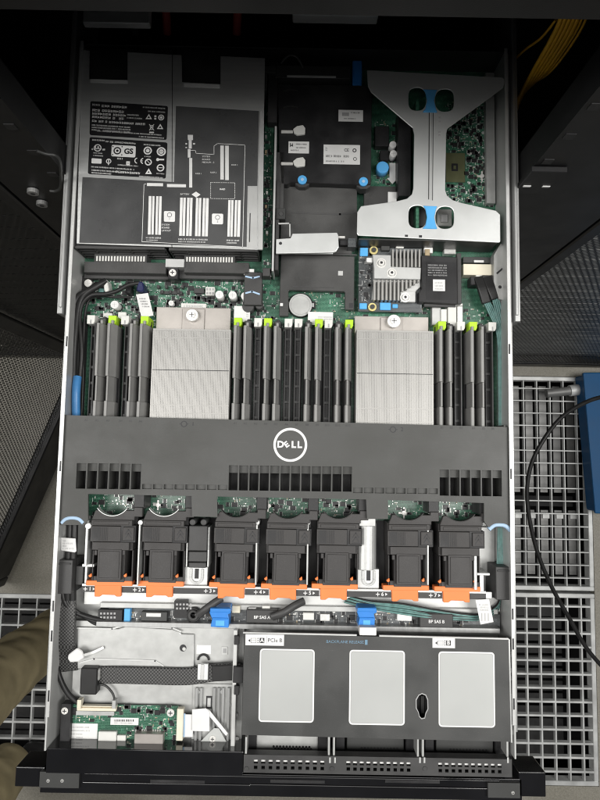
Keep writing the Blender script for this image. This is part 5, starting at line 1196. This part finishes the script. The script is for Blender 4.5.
# neighbouring rack fronts and the open door
def perf_panel(name, label, x0, x1, y, group=None):
    o = thing(name, label, 'rack door', 300, 300, FZ)
    o.location = ((x0 + x1) / 2 * S, y * S, FZ * S); OFF[o] = ((x0 + x1) / 2, y, FZ)
    b = MB('perf'); b.box(x0 + 18, y, FZ + 60, x1 - 18, y + 1.5, 900); part(b, 'perforated_sheet', o)
    b = MB('rackblack'); b.box(x0, y - 4, FZ + 12, x0 + 18, y + 22, 930); b.box(x1 - 18, y - 4, FZ + 12, x1, y + 22, 930); b.box(x0 + 18, y - 4, FZ + 12, x1 - 18, y + 22, FZ + 60); b.box(x0 + 18, y - 4, 900, x1 - 18, y + 22, 930); part(b, 'door_frame', o, 2)
    return o
perf_panel('rack_door', 'closed perforated black door of the rack to the right', 356, 960, PY + 2)
perf_panel('rack_door', 'closed perforated black door of the rack to the left, behind the open door', -910, -304, PY + 2)
for x0, x1, lab in ((358, 958, 'grey equipment behind the perforated door of the right rack'), (-908, -306, 'dark equipment behind the perforated door of the left rack')):
    b = MB('grate' if x0 > 0 else 'rackgrey'); z = FZ + 40
    while z < 880: b.box(x0 + 30, PY + 28, z, x1 - 30, PY + 500, z + 40); z += 44.45
    b.box(x0 + 20, PY + 505, FZ, x1 - 20, PY + 520, 920, 'rackblack'); solo(b, 'rack_equipment', lab, 'rack equipment', bev=1)
# open door leaf standing at an angle, left
hx, hy = -590.0, PY - 5; ex, ey = -850.0, -450.0
od = bpy.data.objects.new('rack_door', None); col.objects.link(od); od.location = (hx * S, hy * S, FZ * S); od.rotation_euler = (0, 0, math.atan2(ey - hy, ex - hx)); OFF[od] = (0, 0, 0)
tag(od, 'open perforated black rack door standing at an angle over the left floor', 'rack door')
LN = math.hypot(ex - hx, ey - hy)
b = MB('perf'); b.box(30, -.8, 170, LN - 30, .8, 2050); part(b, 'perforated_sheet', od)
b = MB('rackblack'); b.box(0, -14, 30, 30, 14, 2090); b.box(LN - 30, -14, 30, LN, 14, 2090); b.box(30, -14, 30, LN - 30, 14, 170); b.box(30, -14, 2050, LN - 30, 14, 2090); part(b, 'door_frame', od, 6, 3)
b = MB('paper')
for i in range(7): b.box(LN - 210 + i * 16, -15, 60 + (i % 2) * 10, LN - 200 + i * 16, -14, 64 + (i % 2) * 10, 'greypaper')
part(b, 'vent_mark', od)

# ================================================================== floor, grates, things on it
g_tiles = []
def tile_rect(x0, y0, x1, y1): return rect(x0, y0, x1, y1, FZ)
T1 = tile_rect(404, 592, 597, 785)
wx = T1[2] - T1[0]; wy = T1[3] - T1[1]
T2 = (T1[0], T1[3] + 6, T1[2], PY - 30)
T3 = tile_rect(-110, 593, 86, 771)
def hole_r(a): return [(a[0], a[1]), (a[2], a[1]), (a[2], a[3]), (a[0], a[3])]
b = MB('floor'); b.plate([(-2600, -2200), (2600, -2200), (2600, 2200), (-2600, 2200)], [hole_r((T1[0], T1[1], T2[2], T2[3])), hole_r(T3)], FZ - 30, FZ); solo(b, 'floor', kind='structure')
b = MB('floor')
b.box(-2600, -2200, FZ - 420, 2600, 2200, FZ - 400, 'pit'); solo(b, 'ground', kind='structure')
def grate(t, label, nx, ny, damper):
    o = thing('floor_grate', label, 'floor grate', 300, 300, FZ); o.location = ((t[0] + t[2]) / 2 * S, (t[1] + t[3]) / 2 * S, FZ * S); OFF[o] = ((t[0] + t[2]) / 2, (t[1] + t[3]) / 2, FZ)
    b = MB('grate'); w = 14
    b.box(t[0] + 1, t[1] + 1, FZ - 32, t[2] - 1, t[1] + w, FZ + 1); b.box(t[0] + 1, t[3] - w, FZ - 32, t[2] - 1, t[3] - 1, FZ + 1); b.box(t[0] + 1, t[1] + w, FZ - 32, t[0] + w, t[3] - w, FZ + 1); b.box(t[2] - w, t[1] + w, FZ - 32, t[2] - 1, t[3] - w, FZ + 1); part(b, 'frame', o, 1.5)
    b = MB('grate')
    for i in range(1, nx): x = t[0] + (t[2] - t[0]) * i / nx; q = 1.7 if damper else 2.4; b.box(x - q, t[1] + w, FZ - 16, x + q, t[3] - w, FZ - 1)
    for i in range(1, ny): y = t[1] + (t[3] - t[1]) * i / ny; q = 1.9 if damper else 3; b.box(t[0] + w, y - q, FZ - 18, t[2] - w, y + q, FZ)
    part(b, 'bars', o, 1)
    if damper:
        b = MB('slat')
        n = 13
        for i in range(n):
            x = t[0] + (t[2] - t[0]) * (i + .5) / n
            for y0, y1 in ((t[1] + 30, t[1] + wy * .42), (t[1] + wy * .52, t[3] - 20)): b.box(x - 12, y0, FZ - 95, x + 12, y1, FZ - 90)
            b.box(x - 8, t[1] + wy * .42 - 26, FZ - 92, x + 14, t[1] + wy * .42 - 12, FZ - 84, 'grate')
        b.box(t[0] + 15, t[1] + wy * .44, FZ - 110, t[2] - 15, t[1] + wy * .50, FZ - 96, 'pit'); part(b, 'damper_slats', o, .8)
    else:
        b = MB('pit'); n = 14
        for i in range(n): y = t[1] + (t[3] - t[1]) * (i + .5) / n; b.box(t[0] + 20, y - 19, FZ - 190, t[2] - 20, y + 12, FZ - 186, 'dark')
        part(b, 'damper_slats', o, .8)
    return o
grate(T1, 'steel floor grate right of the server front, plain square grid', 14, 14, False)
grate(T2, 'steel floor grate at right with pale damper slats showing below the grid', 14, 17, True)
grate(T3, 'steel floor grate at left, partly under the person in khaki trousers', 11, 11, False)

x, y = at(586, 440, -820)
bb = thing('equipment_case', 'blue painted case standing on the floor grate at the right edge', 'case', 640, 440, FZ)
zb_ = FZ + 70; X0, Y1 = at(585, 374, zb_); X1 = X0 + 300; Y0 = at(592, 512, zb_)[1]
b = MB('bluebox'); b.prism([(X0, Y1), (X0 + 26, Y0), (X1, Y0 - 10), (X1, Y1 + 12)], FZ + 1, zb_ - 12); cs = part(b, 'body', bb, 6, 2)
b = MB('bluebox'); b.prism([(X0 - 5, Y1 + 4), (X0 + 21, Y0 - 4), (X1 + 4, Y0 - 14), (X1 + 4, Y1 + 16)], zb_ - 12, zb_); part(b, 'lid', bb, 3, 2)
b = MB('rackgrey'); b.box(X0 + 90, Y0 + 60, zb_, X0 + 200, Y0 + 72, zb_ + 20); part(b, 'handle', bb, 4)
x, y = at(566, 391, FZ + 40); b = MB('slat'); b.tube([(x - 50, y - 6, FZ + 18), (x, y, FZ + 18), (x + 56, y + 8, FZ + 18)], 13, n=14); b.tube([(x + 20, y + 3, FZ + 18), (x + 48, y + 7, FZ + 18)], 17, n=14, m='grate'); solo(b, 'pipe_coupling', 'short grey metal pipe lying on the grate beside the blue case', 'pipe')
b = MB('cable'); zc_ = -700
b.tube([(*at(612, 395, zc_), zc_ - 20), (*at(590, 401, zc_), zc_ - 10), (*at(562, 417, zc_), zc_), (*at(541, 444, zc_), zc_), (*at(531, 472, zc_), zc_ - 10), (*at(531, 505, zc_), zc_ - 20), (*at(541, 548, zc_), zc_ - 30), (*at(558, 588, zc_), zc_ - 40), (*at(580, 625, zc_), zc_ - 50), (*at(602, 660, zc_), zc_ - 60), (*at(640, 700, zc_), zc_ - 80)], 4.6, n=10, sub=10); solo(b, 'hanging_cable', 'black cable hanging in a wide bow over the right floor grates', 'cable')
# fibre cables at the upper right
for i in range(7):
    z0 = 120
    b = MB('yellow'); e = i * 5.2
    P = [(514 + i * .6, 116 - i * 2, -40), (519 + i * 1.5, 99 - i * 2, 0), (533 + e * .55, 72, 60), (550 + e * .75, 42, 100), (562 + e * .8, 16, 130), (570 + e * .8, -20, 170)]
    b.tube([(*at(p[0], p[1], p[2]), p[2]) for p in P], 2.3 if i < 5 else 1.2, n=8, sub=8)
    solo(b, 'fibre_cable', 'yellow fibre optic cable in the bundle beside the upper right rack post', 'fibre cable', 'yellow fibre cable bundle')
b = MB('yellow'); b.tube([(*at(p[0], p[1], p[2]), p[2]) for p in ((512, 62, 20), (526, 49, 50), (541, 38, 80), (556, 20, 110))], 1.3, sub=8); solo(b, 'fibre_cable', 'single thin yellow fibre cable branching left of the bundle', 'fibre cable')

# ================================================================== person at the left
def figure(name, nodes, edges, m, parent=None, root=0, lv=2):
    me = bpy.data.meshes.new(name); me.from_pydata([tuple(c * S for c in n[0]) for n in nodes], edges, []); me.materials.append(M[m])
    o = bpy.data.objects.new(name, me); col.objects.link(o)
    sk = o.modifiers.new('skin', 'SKIN'); sk.use_smooth_shade = True
    if not me.skin_vertices: 
        bm = bmesh.new(); bm.from_mesh(me); bm.verts.layers.skin.verify(); bm.to_mesh(me); bm.free()
    for i, n in enumerate(nodes):
        r = n[1]; me.skin_vertices[0].data[i].radius = (r * S, r * S) if not isinstance(r, tuple) else (r[0] * S, r[1] * S); me.skin_vertices[0].data[i].use_root = i == root
    ss = o.modifiers.new('sub', 'SUBSURF'); ss.levels = lv; ss.render_levels = lv
    if parent: o.parent = parent
    return o
# origin of the figure: on the floor between the feet, facing the server (+x)
pb_ = (-640.0, -690.0, FZ)
f = 138
N = [((0, 0, 940), 120), ((0, 0, 1060), 125), ((5, 0, 1200), 135), ((5, 0, 1370), 130), ((0, 0, 1450), 55), ((12, 0, 1540), 62), ((30, 0, 1620), 82), ((22, 0, 1700), 72),
     ((0, f - 28, 900), 98), ((10, f, 690), 68), ((14, f + 2, 500), 54), ((6, f, 260), 46), ((0, f, 95), 40), ((40, f + 5, 38), 30), ((100, f + 10, 30), 24),
     ((0, -f + 28, 900), 98), ((-60, -f - 50, 690), 70), ((-90, -f - 70, 500), 58), ((-115, -f - 90, 260), 48), ((-130, -f - 100, 95), 40), ((-110, -f - 104, 38), 30), ((-40, -f - 110, 30), 24),
     ((0, 185, 1390), 58), ((-20, 225, 1250), 46), ((10, 245, 1100), 42), ((110, 200, 1180), 36), ((200, 140, 1270), 31), ((240, 100, 1330), 26),
     ((0, -185, 1390), 58), ((-20, -225, 1250), 46), ((10, -245, 1100), 42), ((110, -200, 1180), 36), ((200, -140, 1270), 31), ((240, -100, 1330), 26)]
E = [(0, 1), (1, 2), (2, 3), (3, 4), (4, 5), (5, 6), (6, 7), (0, 8), (8, 9), (9, 10), (10, 11), (11, 12), (12, 13), (13, 14), (0, 15), (15, 16), (16, 17), (17, 18), (18, 19), (19, 20), (20, 21),
     (3, 22), (22, 23), (23, 24), (24, 25), (25, 26), (26, 27), (3, 28), (28, 29), (29, 30), (30, 31), (31, 32), (32, 33)]
body = figure('person', N, E, 'skin'); body.location = tuple(c * S for c in pb_)
tag(body, 'person in loose khaki trousers standing at the left beside the server front', 'person')
NT = [((0, 0, 960), 150), ((0, f - 26, 880), 118), ((10, f, 690), 84), ((14, f + 2, 500), 74), ((6, f, 260), 68), ((0, f, 50), 70), ((0, -f + 26, 880), 118), ((-60, -f - 50, 690), 88), ((-90, -f - 70, 500), 78), ((-115, -f - 90, 260), 72), ((-130, -f - 100, 50), 74), ((0, 0, 1040), 140)]
tro = figure('trousers', NT, [(0, 1), (1, 2), (2, 3), (3, 4), (4, 5), (0, 6), (6, 7), (7, 8), (8, 9), (9, 10), (0, 11)], 'trouser', body, lv=4)
for nm, sz, st in (('folds', .16, .026), ('creases', .05, .006)):
    tx = bpy.data.textures.new(nm, 'CLOUDS'); tx.noise_scale = sz; tx.noise_depth = 2
    dm = tro.modifiers.new(nm, 'DISPLACE'); dm.texture = tx; dm.strength = st; dm.mid_level = .5
NS = [((0, 0, 1020), 150), ((5, 0, 1200), 156), ((5, 0, 1380), 146), ((0, 0, 1430), 75), ((0, 185, 1395), 74), ((-20, 225, 1250), 62), ((10, 245, 1100), 56), ((0, -185, 1395), 74), ((-20, -225, 1250), 62), ((10, -245, 1100), 56)]
figure('shirt', NS, [(0, 1), (1, 2), (2, 3), (2, 4), (4, 5), (5, 6), (2, 7), (7, 8), (8, 9)], 'shirt', body)
figure('hair', [((5, 0, 1640), 84), ((10, 0, 1700), 84), ((20, 0, 1725), 70)], [(0, 1), (1, 2)], 'hair', body)
figure('shoe', [((0, f, 45), 52), ((70, f + 8, 38), 48), ((155, f + 13, 32), 42)], [(0, 1), (1, 2)], 'black', body)
figure('shoe', [((-130, -f - 100, 45), 54), ((-80, -f - 108, 40), 52), ((10, -f - 113, 34), 46)], [(0, 1), (1, 2)], 'black', body)

# ================================================================== light and camera
w = bpy.data.worlds.new('World'); scene.world = w; w.use_nodes = True
w.node_tree.nodes['Background'].inputs['Color'].default_value = (.9, .95, 1, 1); w.node_tree.nodes['Background'].inputs['Strength'].default_value = WORLD
def lamp(name, x, y, z, tx, ty, tz, sx, sy, e, c=(1, .98, .95)):
    l = bpy.data.lights.new(name, 'AREA'); l.shape = 'RECTANGLE'; l.size = sx; l.size_y = sy; l.energy = e; l.color = c
    o = bpy.data.objects.new(name, l); col.objects.link(o); o.location = (x, y, z)
    o.rotation_euler = (Vector((tx, ty, tz)) - o.location).to_track_quat('-Z', 'Y').to_euler()
for (nm, a) in LAMPS: lamp(nm, *a)

cam = bpy.data.cameras.new('Camera'); co = bpy.data.objects.new('Camera', cam); col.objects.link(co)
mw = Matrix((rt, up, -fw)).transposed().to_4x4(); mw.translation = CAM * S; co.matrix_world = mw
cam.sensor_fit = 'VERTICAL'; cam.sensor_height = 36; cam.sensor_width = 27; cam.lens = 36 * F / 800; cam.clip_start = .02; cam.clip_end = 100
scene.camera = co
scene.render.engine = 'CYCLES'
vs_ = scene.view_settings; vs_.view_transform = 'Standard'; vs_.look = 'None'; vs_.exposure = EXPO; vs_.gamma = 1; vs_.use_curve_mapping = False
scene.cycles.filter_width = 1.1; scene.cycles.use_denoising = True; scene.cycles.max_bounces = 6; scene.cycles.transparent_max_bounces = 16
